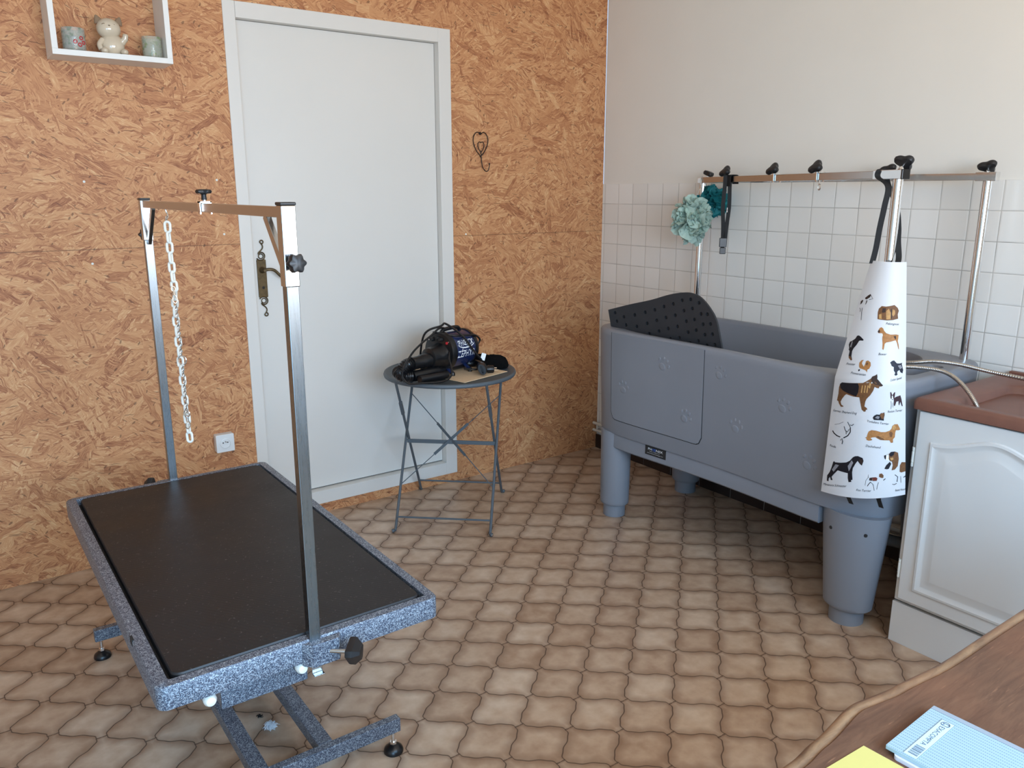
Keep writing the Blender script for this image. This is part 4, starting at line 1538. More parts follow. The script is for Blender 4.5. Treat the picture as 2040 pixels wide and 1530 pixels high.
n_out = len(vsb)
b.add([mat3(x, z, 0.005) for x, z, _ in flat_v], flat_f, 'bath_rubber')
b.add([mat3(x, z, -0.005) for x, z, _ in flat_v], [tuple(reversed(q)) for q in flat_f], 'bath_rubber')
ring0 = [(v[0], v[1]) for v in flat_v[:n_out]]
k0 = len(b.v)
b.add([mat3(x, z, 0.005) for x, z in ring0] + [mat3(x, z, -0.005) for x, z in ring0], [(k, (k + 1) % n_out, n_out + (k + 1) % n_out, n_out + k) for k in range(n_out)], 'bath_rubber')
tub_mat = tag(b.build('rubber_bath_mat', smooth=30), 'black rubber mat full of round holes standing up in the dog bath', 'mat')
cut = MB()
for x, z in HOLES:
    cut.lathe([(0.0076, -0.0035), (0.0076, 0.02)], 'gap', mat3(x, z), MNn, 14)
co = cut.build('hole_cutter', smooth=0)
bo = tub_mat.modifiers.new('holes', 'BOOLEAN')
bo.operation, bo.solver, bo.object = 'DIFFERENCE', 'EXACT', co
bpy.context.view_layer.update()
dg = bpy.context.evaluated_depsgraph_get()
nm = bpy.data.meshes.new_from_object(tub_mat.evaluated_get(dg))
tub_mat.modifiers.clear()
nm.polygons.foreach_set('use_smooth', [False] * len(nm.polygons))
nm.materials.append(M['gap'])
for pl_ in nm.polygons:                  # hole floors coloured dark, painting in the shade inside the holes
    c_ = pl_.center
    if (c_ - mat3(0, 0)).dot(MNn) < 0.0045 and (c_ - mat3(0, 0)).dot(MNn) > -0.0045 and abs(pl_.normal.dot(MNn)) > 0.9:
        pl_.material_index = len(nm.materials) - 1
tub_mat.data = nm
bpy.data.objects.remove(co)

# bath sponges
def puff(name, c, r, mat, seed, label, petals=110, stretch=(0.75, 0.75, 1.0)):
    rnd = random.Random(seed)
    b = MB()
    c = Vector(c)
    for k in range(petals):
        u = rnd.uniform(-1, 1)
        ph = rnd.uniform(0, 2 * PI)
        d = Vector((math.sqrt(1 - u * u) * math.cos(ph), math.sqrt(1 - u * u) * math.sin(ph), u))
        d0 = d
        d = (d + 0.9 * Vector((rnd.uniform(-1, 1), rnd.uniform(-1, 1), rnd.uniform(-1, 1)))).normalized()
        a = d.orthogonal().normalized()
        e = d.cross(a)
        rr = r * rnd.uniform(0.24, 0.46)
        S_ = Vector((d0.x * stretch[0], d0.y * stretch[1], d0.z * stretch[2]))
        base = c + S_ * r * rnd.uniform(0.35, 0.80)
        n, m = 30, 6
        vs, fs = [], []
        p1, p2 = rnd.uniform(0, 6), rnd.uniform(0, 6)
        for i in range(m + 1):
            for j in range(n):
                t = 2 * PI * j / n
                q = i / m
                w = rr * q
                lift = r * 0.13 * q * q * (1 + 0.8 * math.sin(2 * t + p1) + 0.7 * math.sin(3 * t + p2) + 0.35 * math.sin(9 * t + p1))
                vs.append(base + a * (w * math.cos(t)) + e * (w * math.sin(t)) + d * lift)
        for i in range(m):
            for j in range(n):
                j2 = (j + 1) % n
                fs.append((i * n + j, i * n + j2, (i + 1) * n + j2, (i + 1) * n + j))
        b.add(vs, fs, mat)
    b.ball(c, tuple(r * 0.55 * q for q in stretch), mat)
    o = b.build(name, smooth=180)
    tag(o, label, 'sponge', 'mesh bath puffs on the rail')
    cb = MB()
    cb.tube(smooth_path([c + Vector((0, 0, r * 0.3)), c + Vector((0.02, 0.01, r * 0.9)), Vector((-0.117, -0.806, 1.50)), Vector((-0.115, -0.797, 1.541)), Vector((-0.095, -0.793, 1.542))], 5), 0.0013, 'cord', 6)
    cb.build('hanging_cord', o)
    return o


puff('bath_puff', (-0.165, -0.808, 1.350), 0.105, 'mint', 3, 'pale mint green mesh bath puff hanging at the rail post, below the teal one')
puff('bath_puff', (-0.062, -0.828, 1.425), 0.088, 'teal', 8, 'dark teal mesh bath puff hanging behind the chrome rail post', 90, (0.9, 0.9, 0.8))

# nylon restraint strap over the bar
st = thing('nylon_strap', tuple(bar_pt(0.185)), 'black nylon strap with buckle looped over the rail at its left end', 'strap')


def ribbon(mb, pts, wdir, w, th, mat):
    pts = [Vector(q) for q in pts]
    wd = Vector(wdir).normalized()
    rings = []
    for i, q in enumerate(pts):
        d = (pts[min(len(pts) - 1, i + 1)] - pts[max(0, i - 1)]).normalized()
        nn = d.cross(wd).normalized()
        rings.append([q - wd * (w / 2) - nn * (th / 2), q + wd * (w / 2) - nn * (th / 2), q + wd * (w / 2) + nn * (th / 2), q - wd * (w / 2) + nn * (th / 2)])
    mb.loft(rings, mat)


sb = bar_pt(0.205)
zz = Vector((0, 0, 1))
VW = Vector((0.75, -0.66, 0))           # the two tapes hang side by side, flat towards the room
b = MB()
for o_, z_ in ((0.0105, -0.290), (-0.0105, -0.315)):
    h0 = sb + bn * 0.020 + VW * o_
    ribbon(b, smooth_path([h0 + zz * 0.016, h0 - zz * 0.03, h0 - zz * 0.12 + VW * (o_ * 0.25), h0 - zz * 0.20 - VW * (o_ * 0.3), h0 + zz * z_ - VW * (o_ * 0.6)], 5), VW, 0.0165, 0.0022, 'nylon')
ribbon(b, smooth_path([sb + bn * 0.019 - zz * 0.03, sb + bn * 0.018 + zz * 0.012, sb + zz * 0.0180, sb - bn * 0.018 + zz * 0.012, sb - bn * 0.018 - zz * 0.02], 5), bdv, 0.05, 0.0022, 'nylon')
b.build('webbing', st, smooth=50)
b = MB()
c = sb + bn * 0.024 - zz * 0.270
fw = Vector((-0.66, -0.75, 0))
b.beam(c - zz * 0.02, c + zz * 0.02, 0.032, 0.008, 'satin_black', up=tuple(fw))
b.beam(c - zz * 0.050, c - zz * 0.022, 0.026, 0.006, 'satin_black', up=tuple(fw))
b.build('buckle', st, smooth=0, bevel=0.002)
b = MB()
c = sb + bdv * 0.016 + bn * 0.024 - zz * 0.130
b.beam(c - zz * 0.010, c + zz * 0.010, 0.006, 0.004, 'chrome', up=tuple(bn))
b.build('slider', st, smooth=0)

# apron with printed dogs
SEC = [((-.640, -1.980, 1.262), (-.607, -2.078, 1.262), .030), ((-.735, -1.953, .890), (-.680, -2.157, .905), .050), ((-.740, -1.945, .495), (-.665, -2.190, .543), .055)]


def apron_pt(u, v, off=0.0):
    def sec(s, u):
        Lp, Rp, bb = Vector(s[0]), Vector(s[1]), s[2]
        m = (Lp + Rp) / 2 + Vector((-.875 * 2 * bb, -.486 * 2 * bb, 0))
        return Lp * (1 - u) ** 2 + m * (2 * u * (1 - u)) + Rp * u * u
    if v < .5:
        q = sec(SEC[0], u).lerp(sec(SEC[1], u), v / .5)
    else:
        q = sec(SEC[1], u).lerp(sec(SEC[2], u), (v - .5) / .5)
    return q


def apron_n(u, v):
    h = 0.01
    a = apron_pt(u + h, v) - apron_pt(u - h, v)
    c = apron_pt(u, min(1, v + h)) - apron_pt(u, max(0, v - h))
    n = a.cross(c).normalized()
    return n if n.x < 0 else -n


def apron_off(u, v, o):
    return apron_pt(u, v) + apron_n(u, v) * o


PRINTS = [
 ('d', [(0.1238,0.1547),(0.1801,0.1428),(0.221,0.1368),(0.2374,0.1431),(0.2234,0.151),(0.1642,0.1605),(0.1346,0.16)]),
 ('d', [(0.0607,0.1855),(0.0527,0.1719),(0.0815,0.1644),(0.1022,0.1675),(0.0868,0.1786)]),
 ('d', [(0.1659,0.1826),(0.1694,0.1643),(0.1848,0.1639),(0.1869,0.1714),(0.1759,0.1808)]),
 ('k', [(0.2201,0.1394),(0.2925,0.1554),(0.2173,0.1593),(0.2213,0.161),(0.302,0.1558),(0.2273,0.1384)]),
 ('k', [(0.1045,0.2149),(0.0992,0.2057),(0.0734,0.1986),(0.0661,0.1995),(0.0907,0.2061),(0.0955,0.2149)]),
 ('k', [(0.1198,0.1974),(0.1292,0.2155),(0.1608,0.2481),(0.1691,0.248),(0.138,0.2154),(0.1289,0.1974)]),
 ('b', [(0.4663,0.2371),(0.4503,0.2089),(0.4591,0.1938),(0.5084,0.1829),(0.597,0.1844),(0.6682,0.1822),(0.7605,0.1779),(0.8296,0.1903),(0.8541,0.2025),(0.8372,0.2173),(0.8486,0.2353),(0.7504,0.2406),(0.6446,0.2419),(0.5083,0.2388)]),
 ('g', [(0.6288,0.2374),(0.6097,0.2047),(0.6524,0.1926),(0.7037,0.2106),(0.7091,0.2374)]),
 ('g', [(0.7284,0.2196),(0.7321,0.1957),(0.7757,0.1989),(0.788,0.2139),(0.7581,0.2257)]),
 ('g', [(0.4922,0.2354),(0.4854,0.2175),(0.5249,0.2141),(0.5473,0.2364)]),
 ('d', [(0.5253,0.2051),(0.5369,0.1916),(0.6014,0.1913),(0.5976,0.2077),(0.5436,0.211)]),
 ('d', [(0.6981,0.1986),(0.7165,0.1927),(0.732,0.2345),(0.7145,0.2345)]),
 ('t', [(0.5082,0.289),(0.514,0.2845),(0.5326,0.2738),(0.5624,0.27),(0.5974,0.2749),(0.6151,0.2837),(0.6579,0.2941),(0.7346,0.3002),(0.8327,0.3003),(0.8724,0.3029),(0.8701,0.3164),(0.863,0.3282),(0.8799,0.3434),(0.8889,0.3629),(0.8784,0.3613),(0.853,0.337),(0.8267,0.3247),(0.7453,0.33),(0.6755,0.3328),(0.6546,0.3388),(0.651,0.3566),(0.6429,0.3641),(0.6237,0.3597),(0.6193,0.3389),(0.6026,0.3181),(0.6023,0.3062),(0.5833,0.2943),(0.5463,0.2952),(0.5205,0.2943)]),
 ('d', [(0.5082,0.289),(0.5301,0.2798),(0.5522,0.2886),(0.5334,0.2947)]),
 ('w', [(0.5817,0.2958),(0.5986,0.2972),(0.6051,0.3067),(0.5933,0.3077)]),
 ('d', [(0.786,0.3079),(0.8282,0.3069),(0.8315,0.3203),(0.8132,0.3186)]),
 ('k', [(0.0903,0.3707),(0.067,0.3564),(0.0712,0.3438),(0.1136,0.3357),(0.1486,0.3266),(0.1666,0.3137),(0.1972,0.3117),(0.2341,0.3159),(0.2955,0.3268),(0.2869,0.331),(0.2372,0.3316),(0.2213,0.3346),(0.1955,0.3523),(0.1617,0.3675),(0.1506,0.3802),(0.1604,0.4013),(0.1864,0.4155),(0.1725,0.4192),(0.1282,0.4106),(0.1138,0.4005),(0.1095,0.3821),(0.0859,0.3756)]),
 ('b', [(0.1246,0.4015),(0.1467,0.402),(0.1842,0.4156),(0.1728,0.4195),(0.125,0.4098)]),
 ('s', [(0.0955,0.3643),(0.1047,0.3392),(0.1204,0.3416),(0.1204,0.3662)]),
 ('t', [(0.3143,0.4377),(0.3078,0.4227),(0.3325,0.4113),(0.37,0.4087),(0.3525,0.4152),(0.3483,0.4244),(0.3852,0.4369),(0.3994,0.4259),(0.4019,0.4138),(0.4323,0.4095),(0.4757,0.4167),(0.4871,0.4299),(0.4707,0.4437),(0.4462,0.4473),(0.4485,0.4592),(0.4219,0.4509),(0.3709,0.4472),(0.3308,0.4447)]),
 ('b', [(0.4015,0.4259),(0.4258,0.4162),(0.446,0.4218),(0.4303,0.4311)]),
 ('k', [(0.3141,0.4513),(0.3395,0.4489),(0.3387,0.455),(0.3234,0.4591)]),
 ('n', [(0.765,0.4164),(0.7919,0.4093),(0.8237,0.4075),(0.8522,0.416),(0.869,0.4207),(0.9115,0.4216),(0.9452,0.4194),(0.9384,0.4252),(0.9499,0.4374),(0.9612,0.4497),(0.952,0.4637),(0.921,0.4576),(0.9097,0.4484),(0.8846,0.4523),(0.8755,0.4596),(0.8848,0.4672),(0.8623,0.4712),(0.8386,0.4678),(0.85,0.4591),(0.8278,0.4498),(0.8245,0.4349),(0.792,0.4301),(0.779,0.421)]),
 ('s', [(0.8811,0.4299),(0.9228,0.4278),(0.945,0.4403),(0.9145,0.4455)]),
 ('b', [(0.0721,0.5942),(0.0823,0.5658),(0.0798,0.5385),(0.0919,0.5224),(0.1166,0.5153),(0.2232,0.5117),(0.3472,0.5067),(0.4181,0.5036),(0.4649,0.4948),(0.5193,0.4831),(0.5349,0.4739),(0.5734,0.4689),(0.5966,0.4635),(0.6059,0.473),(0.6085,0.4834),(0.6447,0.4935),(0.6958,0.51),(0.6788,0.5139),(0.6448,0.5153),(0.641,0.5223),(0.6114,0.521),(0.5812,0.5167),(0.5647,0.5336),(0.5293,0.5525),(0.4837,0.5686),(0.4689,0.5812),(0.4618,0.6012),(0.4921,0.6066),(0.5032,0.6134),(0.4797,0.6161),(0.4874,0.6205),(0.4622,0.6242),(0.4283,0.6159),(0.4123,0.5983),(0.3839,0.5654),(0.3031,0.5655),(0.2404,0.5624),(0.1978,0.5601),(0.1741,0.5676),(0.1428,0.5833),(0.1266,0.5966),(0.1414,0.608),(0.1743,0.6121),(0.1703,0.6154),(0.1396,0.6173),(0.1093,0.607),(0.0921,0.5959)]),
 ('k', [(0.0919,0.5224),(0.1168,0.5159),(0.2234,0.5123),(0.3474,0.5073),(0.3666,0.5205),(0.3632,0.5448),(0.3381,0.5635),(0.2384,0.5564),(0.1513,0.5491),(0.1045,0.5399)]),
 ('d', [(0.5193,0.4831),(0.5349,0.4739),(0.5737,0.4694),(0.5968,0.4641),(0.6059,0.473),(0.6085,0.4834),(0.6447,0.4935),(0.6938,0.51),(0.6787,0.5133),(0.629,0.5087),(0.5792,0.5061),(0.5355,0.4948)]),
 ('g', [(0.3982,0.5436),(0.4084,0.513),(0.4212,0.5156),(0.415,0.5461)]),
 ('g', [(0.438,0.5424),(0.4486,0.5118),(0.4613,0.5145),(0.4546,0.545)]),
 ('g', [(0.4727,0.5415),(0.4836,0.5109),(0.4962,0.5136),(0.4891,0.5441)]),
 ('g', [(0.4975,0.5197),(0.5122,0.4982),(0.5346,0.5068),(0.5187,0.5253)]),
 ('m', [(0.7932,0.5399),(0.8054,0.5377),(0.823,0.5528),(0.8506,0.5394),(0.8603,0.5412),(0.8566,0.5566),(0.8479,0.5672),(0.8247,0.5729),(0.8003,0.5647)]),
 ('w', [(0.8165,0.5542),(0.8279,0.5544),(0.8385,0.5685),(0.815,0.5696)]),
 ('m', [(0.843,0.5655),(0.8759,0.5602),(0.9279,0.5555),(0.9427,0.5716),(0.9528,0.5908),(0.9607,0.6036),(0.9485,0.6031),(0.929,0.5836),(0.9156,0.5988),(0.908,0.5954),(0.9053,0.5797),(0.8772,0.5819),(0.8596,0.6001),(0.8454,0.5966)]),
 ('k', [(0.8038,0.5772),(0.8118,0.5928),(0.8069,0.6112),(0.8115,0.6115),(0.8165,0.5929),(0.8085,0.5771)]),
 ('k', [(0.8327,0.5839),(0.8325,0.6056),(0.8372,0.6058),(0.8374,0.584)]),
 ('k', [(0.5807,0.6469),(0.598,0.6382),(0.6299,0.6328),(0.6675,0.6344),(0.6851,0.6267),(0.6994,0.629),(0.7267,0.6239),(0.7326,0.6349),(0.7234,0.6502),(0.7245,0.6602),(0.6708,0.6576),(0.5964,0.6567)]),
 ('b', [(0.6677,0.6359),(0.6872,0.6283),(0.725,0.6255),(0.7299,0.6348),(0.7206,0.6502),(0.6979,0.6531)]),
 ('s', [(0.6089,0.6474),(0.6356,0.639),(0.6686,0.6421),(0.6562,0.6529)]),
 ('k', [(0.0549,0.7274),(0.0799,0.7367),(0.1252,0.7447),(0.1723,0.7472),(0.176,0.7429),(0.1312,0.7405),(0.0895,0.7331),(0.0663,0.7243)]),
 ('k', [(0.2228,0.7483),(0.2783,0.7349),(0.309,0.7168),(0.304,0.6978),(0.2905,0.6984),(0.2959,0.7161),(0.2686,0.7321),(0.2152,0.7449)]),
 ('k', [(0.2093,0.697),(0.2331,0.7145),(0.2659,0.7195),(0.2881,0.7054),(0.2812,0.7044),(0.2625,0.7173),(0.2395,0.7129),(0.2166,0.6958)]),
 ('k', [(0.2528,0.6761),(0.2759,0.6873),(0.2988,0.6986),(0.3053,0.6972),(0.2826,0.6859),(0.2595,0.6747)]),
 ('k', [(0.2926,0.6871),(0.3199,0.689),(0.3436,0.6809),(0.338,0.6792),(0.3175,0.6867),(0.2949,0.6847)]),
 ('k', [(0.1879,0.7598),(0.1986,0.7511),(0.2092,0.7622),(0.2031,0.7731),(0.2125,0.7734),(0.2188,0.7616),(0.202,0.7481),(0.1795,0.7585)]),
 ('k', [(0.0815,0.6982),(0.1409,0.6907),(0.1981,0.6793),(0.1962,0.6782),(0.1394,0.6897),(0.0804,0.697)]),
 ('k', [(0.244,0.7133),(0.2487,0.7286),(0.2564,0.7282),(0.2518,0.7129)]),
 ('t', [(0.4952,0.7348),(0.5175,0.7313),(0.5283,0.7156),(0.5403,0.7061),(0.5761,0.7002),(0.6314,0.7025),(0.6959,0.7091),(0.7501,0.7099),(0.8036,0.7048),(0.8253,0.6961),(0.8336,0.6853),(0.8603,0.679),(0.9011,0.6798),(0.9198,0.6933),(0.9337,0.705),(0.9114,0.7071),(0.8799,0.7058),(0.8716,0.7165),(0.8683,0.7354),(0.8467,0.744),(0.8477,0.7583),(0.8213,0.7589),(0.8027,0.7473),(0.7449,0.7458),(0.6912,0.7434),(0.6545,0.7368),(0.6266,0.7305),(0.5861,0.7322),(0.5685,0.7354),(0.5921,0.7415),(0.5791,0.7447),(0.5477,0.7465),(0.5199,0.7438),(0.5138,0.7361)]),
 ('b', [(0.806,0.7332),(0.7954,0.714),(0.8173,0.7084),(0.8403,0.7154),(0.8327,0.734)]),
 ('g', [(0.8344,0.6963),(0.8381,0.6855),(0.8631,0.6809),(0.8793,0.6947),(0.8593,0.705)]),
 ('b', [(0.6354,0.729),(0.662,0.7259),(0.7353,0.7394),(0.7359,0.7441),(0.6911,0.7425)]),
 ('k', [(0.0617,0.9475),(0.0581,0.9235),(0.0858,0.9049),(0.103,0.8841),(0.1182,0.8572),(0.1317,0.8539),(0.138,0.8582),(0.2136,0.8549),(0.2869,0.849),(0.3305,0.8389),(0.3634,0.8232),(0.3895,0.8175),(0.4254,0.8154),(0.4855,0.8226),(0.4994,0.835),(0.483,0.8558),(0.4597,0.85),(0.4256,0.8368),(0.4015,0.8502),(0.3745,0.8701),(0.37,0.8893),(0.3817,0.9207),(0.3645,0.923),(0.3689,0.9308),(0.3359,0.9338),(0.3228,0.9169),(0.3173,0.8949),(0.262,0.8932),(0.1865,0.8903),(0.1368,0.9133),(0.1166,0.9247),(0.1351,0.9376),(0.1119,0.9396),(0.0979,0.9263),(0.0819,0.9358),(0.0856,0.9468)]),
 ('s', [(0.1109,0.893),(0.1502,0.8659),(0.1983,0.8671),(0.1738,0.88),(0.1374,0.9004)]),
 ('s', [(0.3093,0.8636),(0.3528,0.8363),(0.3735,0.8465),(0.344,0.8746),(0.3288,0.8864)]),
 ('d', [(0.4421,0.83),(0.4819,0.8274),(0.4926,0.8367),(0.4798,0.8527),(0.4635,0.8468)]),
 ('d', [(0.5809,0.9197),(0.5835,0.9085),(0.6173,0.9063),(0.6194,0.9213)]),
 ('r', [(0.6173,0.9063),(0.6596,0.9057),(0.6772,0.9108),(0.6701,0.9218),(0.6238,0.9223)]),
 ('b', [(0.6933,0.9047),(0.6961,0.892),(0.7255,0.8901),(0.7476,0.8996),(0.7444,0.9107),(0.7192,0.91)]),
 ('k', [(0.5675,0.9461),(0.5787,0.9382),(0.6023,0.9278),(0.5957,0.9256),(0.5717,0.9363),(0.5599,0.9445)]),
 ('k', [(0.5973,0.9274),(0.6278,0.9377),(0.6438,0.9649),(0.6487,0.9646),(0.6323,0.937),(0.6006,0.926)]),
 ('k', [(0.6895,0.9283),(0.6785,0.9425),(0.6723,0.9601),(0.6772,0.9606),(0.6835,0.9431),(0.6943,0.929)]),
 ('k', [(0.7499,0.9227),(0.7727,0.9161),(0.7672,0.9134),(0.7444,0.92)]),
 ('k', [(0.5678,0.9071),(0.5701,0.8943),(0.5667,0.8942),(0.5644,0.9069)]),
 ('k', [(0.5394,0.9423),(0.5441,0.9201),(0.5756,0.9042),(0.5728,0.9034),(0.5409,0.9197),(0.536,0.9422)]),
 ('b', [(0.7688,0.8095),(0.8032,0.8058),(0.8243,0.7986),(0.872,0.7984),(0.9113,0.8057),(0.921,0.8335),(0.9096,0.865),(0.8765,0.8792),(0.8386,0.8806),(0.8499,0.8587),(0.8403,0.8423),(0.8143,0.838),(0.7711,0.8334),(0.7632,0.8236)]),
 ('k', [(0.7431,0.812),(0.7688,0.8095),(0.7622,0.8306),(0.7485,0.8232)]),
 ('w', [(0.7689,0.8098),(0.799,0.8079),(0.8008,0.8296),(0.8143,0.8374),(0.7675,0.8326)]),
 ('k', [(0.8034,0.809),(0.8243,0.7986),(0.8703,0.7989),(0.8556,0.8142),(0.8215,0.8192)]),
 ('k', [(0.7532,0.871),(0.7731,0.8557),(0.8146,0.8412),(0.8324,0.8515),(0.8043,0.8727),(0.7832,0.8736)]),
 ('g', [(0.8177,0.8254),(0.8519,0.8236),(0.8568,0.8334),(0.8271,0.8369)]),
 ('b', [(0.9317,0.8921),(0.9349,0.8633),(0.9557,0.8501),(1.0,0.8537),(1.0,0.8943),(0.9527,0.8968)]),
 ('k', [(0.8752,0.903),(0.9076,0.9137),(0.9001,0.9352),(0.9083,0.9362),(0.9155,0.9133),(0.8801,0.9007)]),
 ('k', [(0.85,0.9435),(0.8723,0.9474),(0.9019,0.9432),(0.8988,0.9407),(0.8711,0.9448),(0.8518,0.9412)]),
 ('k', [(0.9523,0.9422),(0.9473,0.9126),(0.9423,0.9123),(0.9473,0.9419)]),
 ('n', [(0.9741,0.9194),(1.0,0.9137),(1.0,0.9186),(0.9783,0.922)]),
]
CAPTIONS = [
 ('Pekingese', (0.6338, 0.2589), (0.864, 0.2625), 42),
 ('Boxer', (0.5764, 0.3854), (0.7026, 0.3858), 42),
 ('Pointer', (0.1154, 0.44), (0.254, 0.4364), 40),
 ('Pomeranian', (0.2171, 0.4729), (0.4376, 0.4736), 40),
 ('Cocker Spaniel', (0.7887, 0.4939), (0.9448, 0.4856), 42),
 ('German Shepherd Dog', (0.0382, 0.6433), (0.3685, 0.638), 42),
 ('Boston Terrier', (0.7688, 0.6267), (0.9557, 0.6254), 42),
 ('Yorkshire Terrier', (0.5121, 0.6663), (0.7905, 0.6801), 42),
 ('Poodle', (0.0479, 0.7948), (0.1319, 0.7965), 42),
 ('Dachshund', (0.5144, 0.7726), (0.7011, 0.7806), 42),
 ('Miniature Schnauzer', (0.0229, 0.9699), (0.3164, 0.9563), 42),
 ('Fox Terrier', (0.4364, 0.9683), (0.6111, 0.9702), 42),
 ('Basset Hound', (0.8856, 0.9768), (1.0, 0.9791), 42),
]

ap = thing('apron', (-0.68, -2.03, 0.5), 'white oilcloth apron printed with dog breeds hanging at the right end of the bath', 'apron')
b = MB()
NU, NV = 64, 100
vs, fs = [], []
for layer, o in ((0, 0.0), (1, -0.0012)):
    for j in range(NV + 1):
        for i in range(NU + 1):
            vs.append(apron_off(i / NU, j / NV, o))
NN = (NU + 1) * (NV + 1)
for j in range(NV):
    for i in range(NU):
        a = j * (NU + 1) + i
        fs.append((a, a + 1, a + NU + 2, a + NU + 1))
        fs.append((NN + a, NN + a + NU + 1, NN + a + NU + 2, NN + a + 1))
edge = [i for i in range(NU + 1)] + [j * (NU + 1) + NU for j in range(1, NV + 1)] + [NV * (NU + 1) + i for i in range(NU - 1, -1, -1)] + [j * (NU + 1) for j in range(NV - 1, 0, -1)]
for k in range(len(edge)):
    a, c = edge[k], edge[(k + 1) % len(edge)]
    fs.append((a, c, NN + c, NN + a))
b.add(vs, fs, 'oilcloth')
def bbox(poly):
    us, vs_ = [q[0] for q in poly], [q[1] for q in poly]
    return min(us), max(us), min(vs_), max(vs_)


levels = []
for k, (c, poly) in enumerate(PRINTS):
    a0, a1, b0, b1 = bbox(poly)
    lv = 0
    for k2 in range(k):
        c0_, c1_, d0_, d1_ = bbox(PRINTS[k2][1])
        if a0 < c1_ and a1 > c0_ and b0 < d1_ and b1 > d0_:
            lv = max(lv, levels[k2] + 1)
    levels.append(lv)
for k, (c, poly) in enumerate(PRINTS):
    bm = bmesh.new()
    try:
        fc = bm.faces.new([bm.verts.new((u, v, 0)) for u, v in poly])
    except ValueError:
        bm.free()
        continue
    fc.normal_update()
    bmesh.ops.triangulate(bm, faces=[fc])
    for _ in range(5):
        le = [e for e in bm.edges if e.calc_length() > 0.02]
        if not le:
            break
        bmesh.ops.subdivide_edges(bm, edges=le, cuts=1)
        bmesh.ops.triangulate(bm, faces=[q for q in bm.faces if len(q.verts) > 3])
    bm.verts.index_update()
    b.add([apron_off(v.co.x, v.co.y, 0.0005 + 0.0003 * levels[k]) for v in bm.verts], [tuple(v.index for v in q.verts) for q in bm.faces], 'print_' + c)
    bm.free()
for s, (u0, v0), (u1, v1), h in CAPTIONS:
    tv, tf, w = text_tris(s, 0.25)
    hv = 0.0125
    b.add([apron_off(u0 + (u1 - u0) * x / w, min(0.998, v0 + (v1 - v0) * x / w - y / 0.7 * hv * 0.8), 0.0009) for x, y in tv], tf, 'print_n')
b.build('apron_panel', ap, smooth=60)
b = MB()
tp0, tp1 = bar_pt(0.945), bar_pt(0.985)
ribbon(b, smooth_path([apron_pt(0.05, 0.012), (-0.637, -1.990, 1.30), (-0.633, -1.993, 1.362), (-0.627, -1.998, 1.431), (-0.616, -1.996, 1.490), tp0 + bn * 0.0175 - zz * 0.008, tp0 + bn * 0.0165 + zz * 0.013, tp0 + zz * 0.0175, tp0 - bn * 0.0165 + zz * 0.012, tp0 - bn * 0.0175 - zz * 0.02,
                       (-0.562, -2.000, 1.43), (-0.573, -2.020, 1.369), (-0.585, -2.031, 1.323), (-0.598, -2.046, 1.275), apron_pt(0.72, 0.012) + Vector((0.012, 0.004, -0.004))], 8), (-0.40, 0.70, 0.0), 0.017, 0.0016, 'nylon')
b.build('neck_strap', ap, smooth=50)
for u, l in ((0.33, 0.035), (0.71, 0.045)):
    b = MB()
    q = apron_off(u, 0.985, -0.010)
    ribbon(b, [q + zz * 0.006, q - zz * l * 0.4, q - zz * l + Vector((0.004, -0.010, 0))], (-0.2, -0.97, 0.1), 0.018, 0.0015, 'nylon')
    b.build('tie', ap, smooth=0)

# ================================================================ sink unit, sink, hoses
CX0, CY0, CY1 = -0.600, -2.163, -3.16
cabn = thing('sink_cabinet', (-0.30, -2.66, 0), 'white painted sink cabinet with arched panel door at the right edge', 'cabinet')
b = MB()
for lo, hi in (((CX0, CY0 - 0.018, 0.150), (-0.005, CY0, 0.812)), ((CX0, CY1, 0.150), (-0.005, CY1 + 0.018, 0.812)), ((CX0, CY1 + 0.018, 0.150), (-0.005, CY0 - 0.018, 0.168)), ((-0.017, CY1 + 0.018, 0.168), (-0.005, CY0 - 0.018, 0.812)), ((CX0, CY1 + 0.018, 0.752), (CX0 + 0.018, CY0 - 0.018, 0.812))):
    b.box(lo, hi, 'cabinet')
b.build('carcass', cabn, smooth=0, bevel=0.0015)
b = MB()
b.box((CX0 - 0.006, CY1, 0.0), (CX0 + 0.012, CY0 + 0.002, 0.144), 'cabinet')
b.build('plinth', cabn, smooth=0, bevel=0.001)


def cabinet_door(y0, y1, hinge_left):
    z0, z1 = 0.166, 0.808
    xf = CX0 - 0.021
    b = MB()
    b.box((xf, y1, z0), (CX0 - 0.001, y0, z1), 'cabinet')
    d = b.build('door', cabn, smooth=0, bevel=0.004, seg=3)
    yc, hw = (y0 + y1) / 2, (y0 - y1) / 2
    N = 24

    def arch(inset, x):
        w = hw - inset
        pts = [(x, yc + w, z0 + inset), ]
        bot = [(x, yc + w - 2 * w * k / 6, z0 + inset) for k in range(7)]
        top = []
        for k in range(N + 1):
            s = -1 + 2 * k / N
            z = z1 - inset - 0.048 + 0.048 * math.exp(-(s / 0.56) ** 2 * 1.0) * 1.0
            top.append((x, yc + w * s, z))
        return bot + top
    b = MB()
    rings = [arch(0.044, xf + 0.001), arch(0.048, xf - 0.0055), arch(0.055, xf - 0.0065), arch(0.067, xf - 0.0008), arch(0.072, xf - 0.0003), arch(0.098, xf - 0.0085), arch(0.101, xf - 0.0090)]
    b.loft(rings, 'cabinet', False, True)
    b.build('raised_panel', d, smooth=25)
    for zh in (0.655, 0.270):
        h = MB()
        yh = (y0 + 0.006) if hinge_left else (y1 - 0.006)
        h.lathe([(0.0052, -0.032), (0.0052, -0.020), (0.0042, -0.0195), (0.0042, -0.018), (0.0056, -0.017), (0.0056, 0.017), (0.0042, 0.018), (0.0042, 0.0195), (0.0052, 0.020), (0.0052, 0.032)], 'white_plastic', (xf + 0.007, yh, zh), n=14)
        h.build('hinge', d)


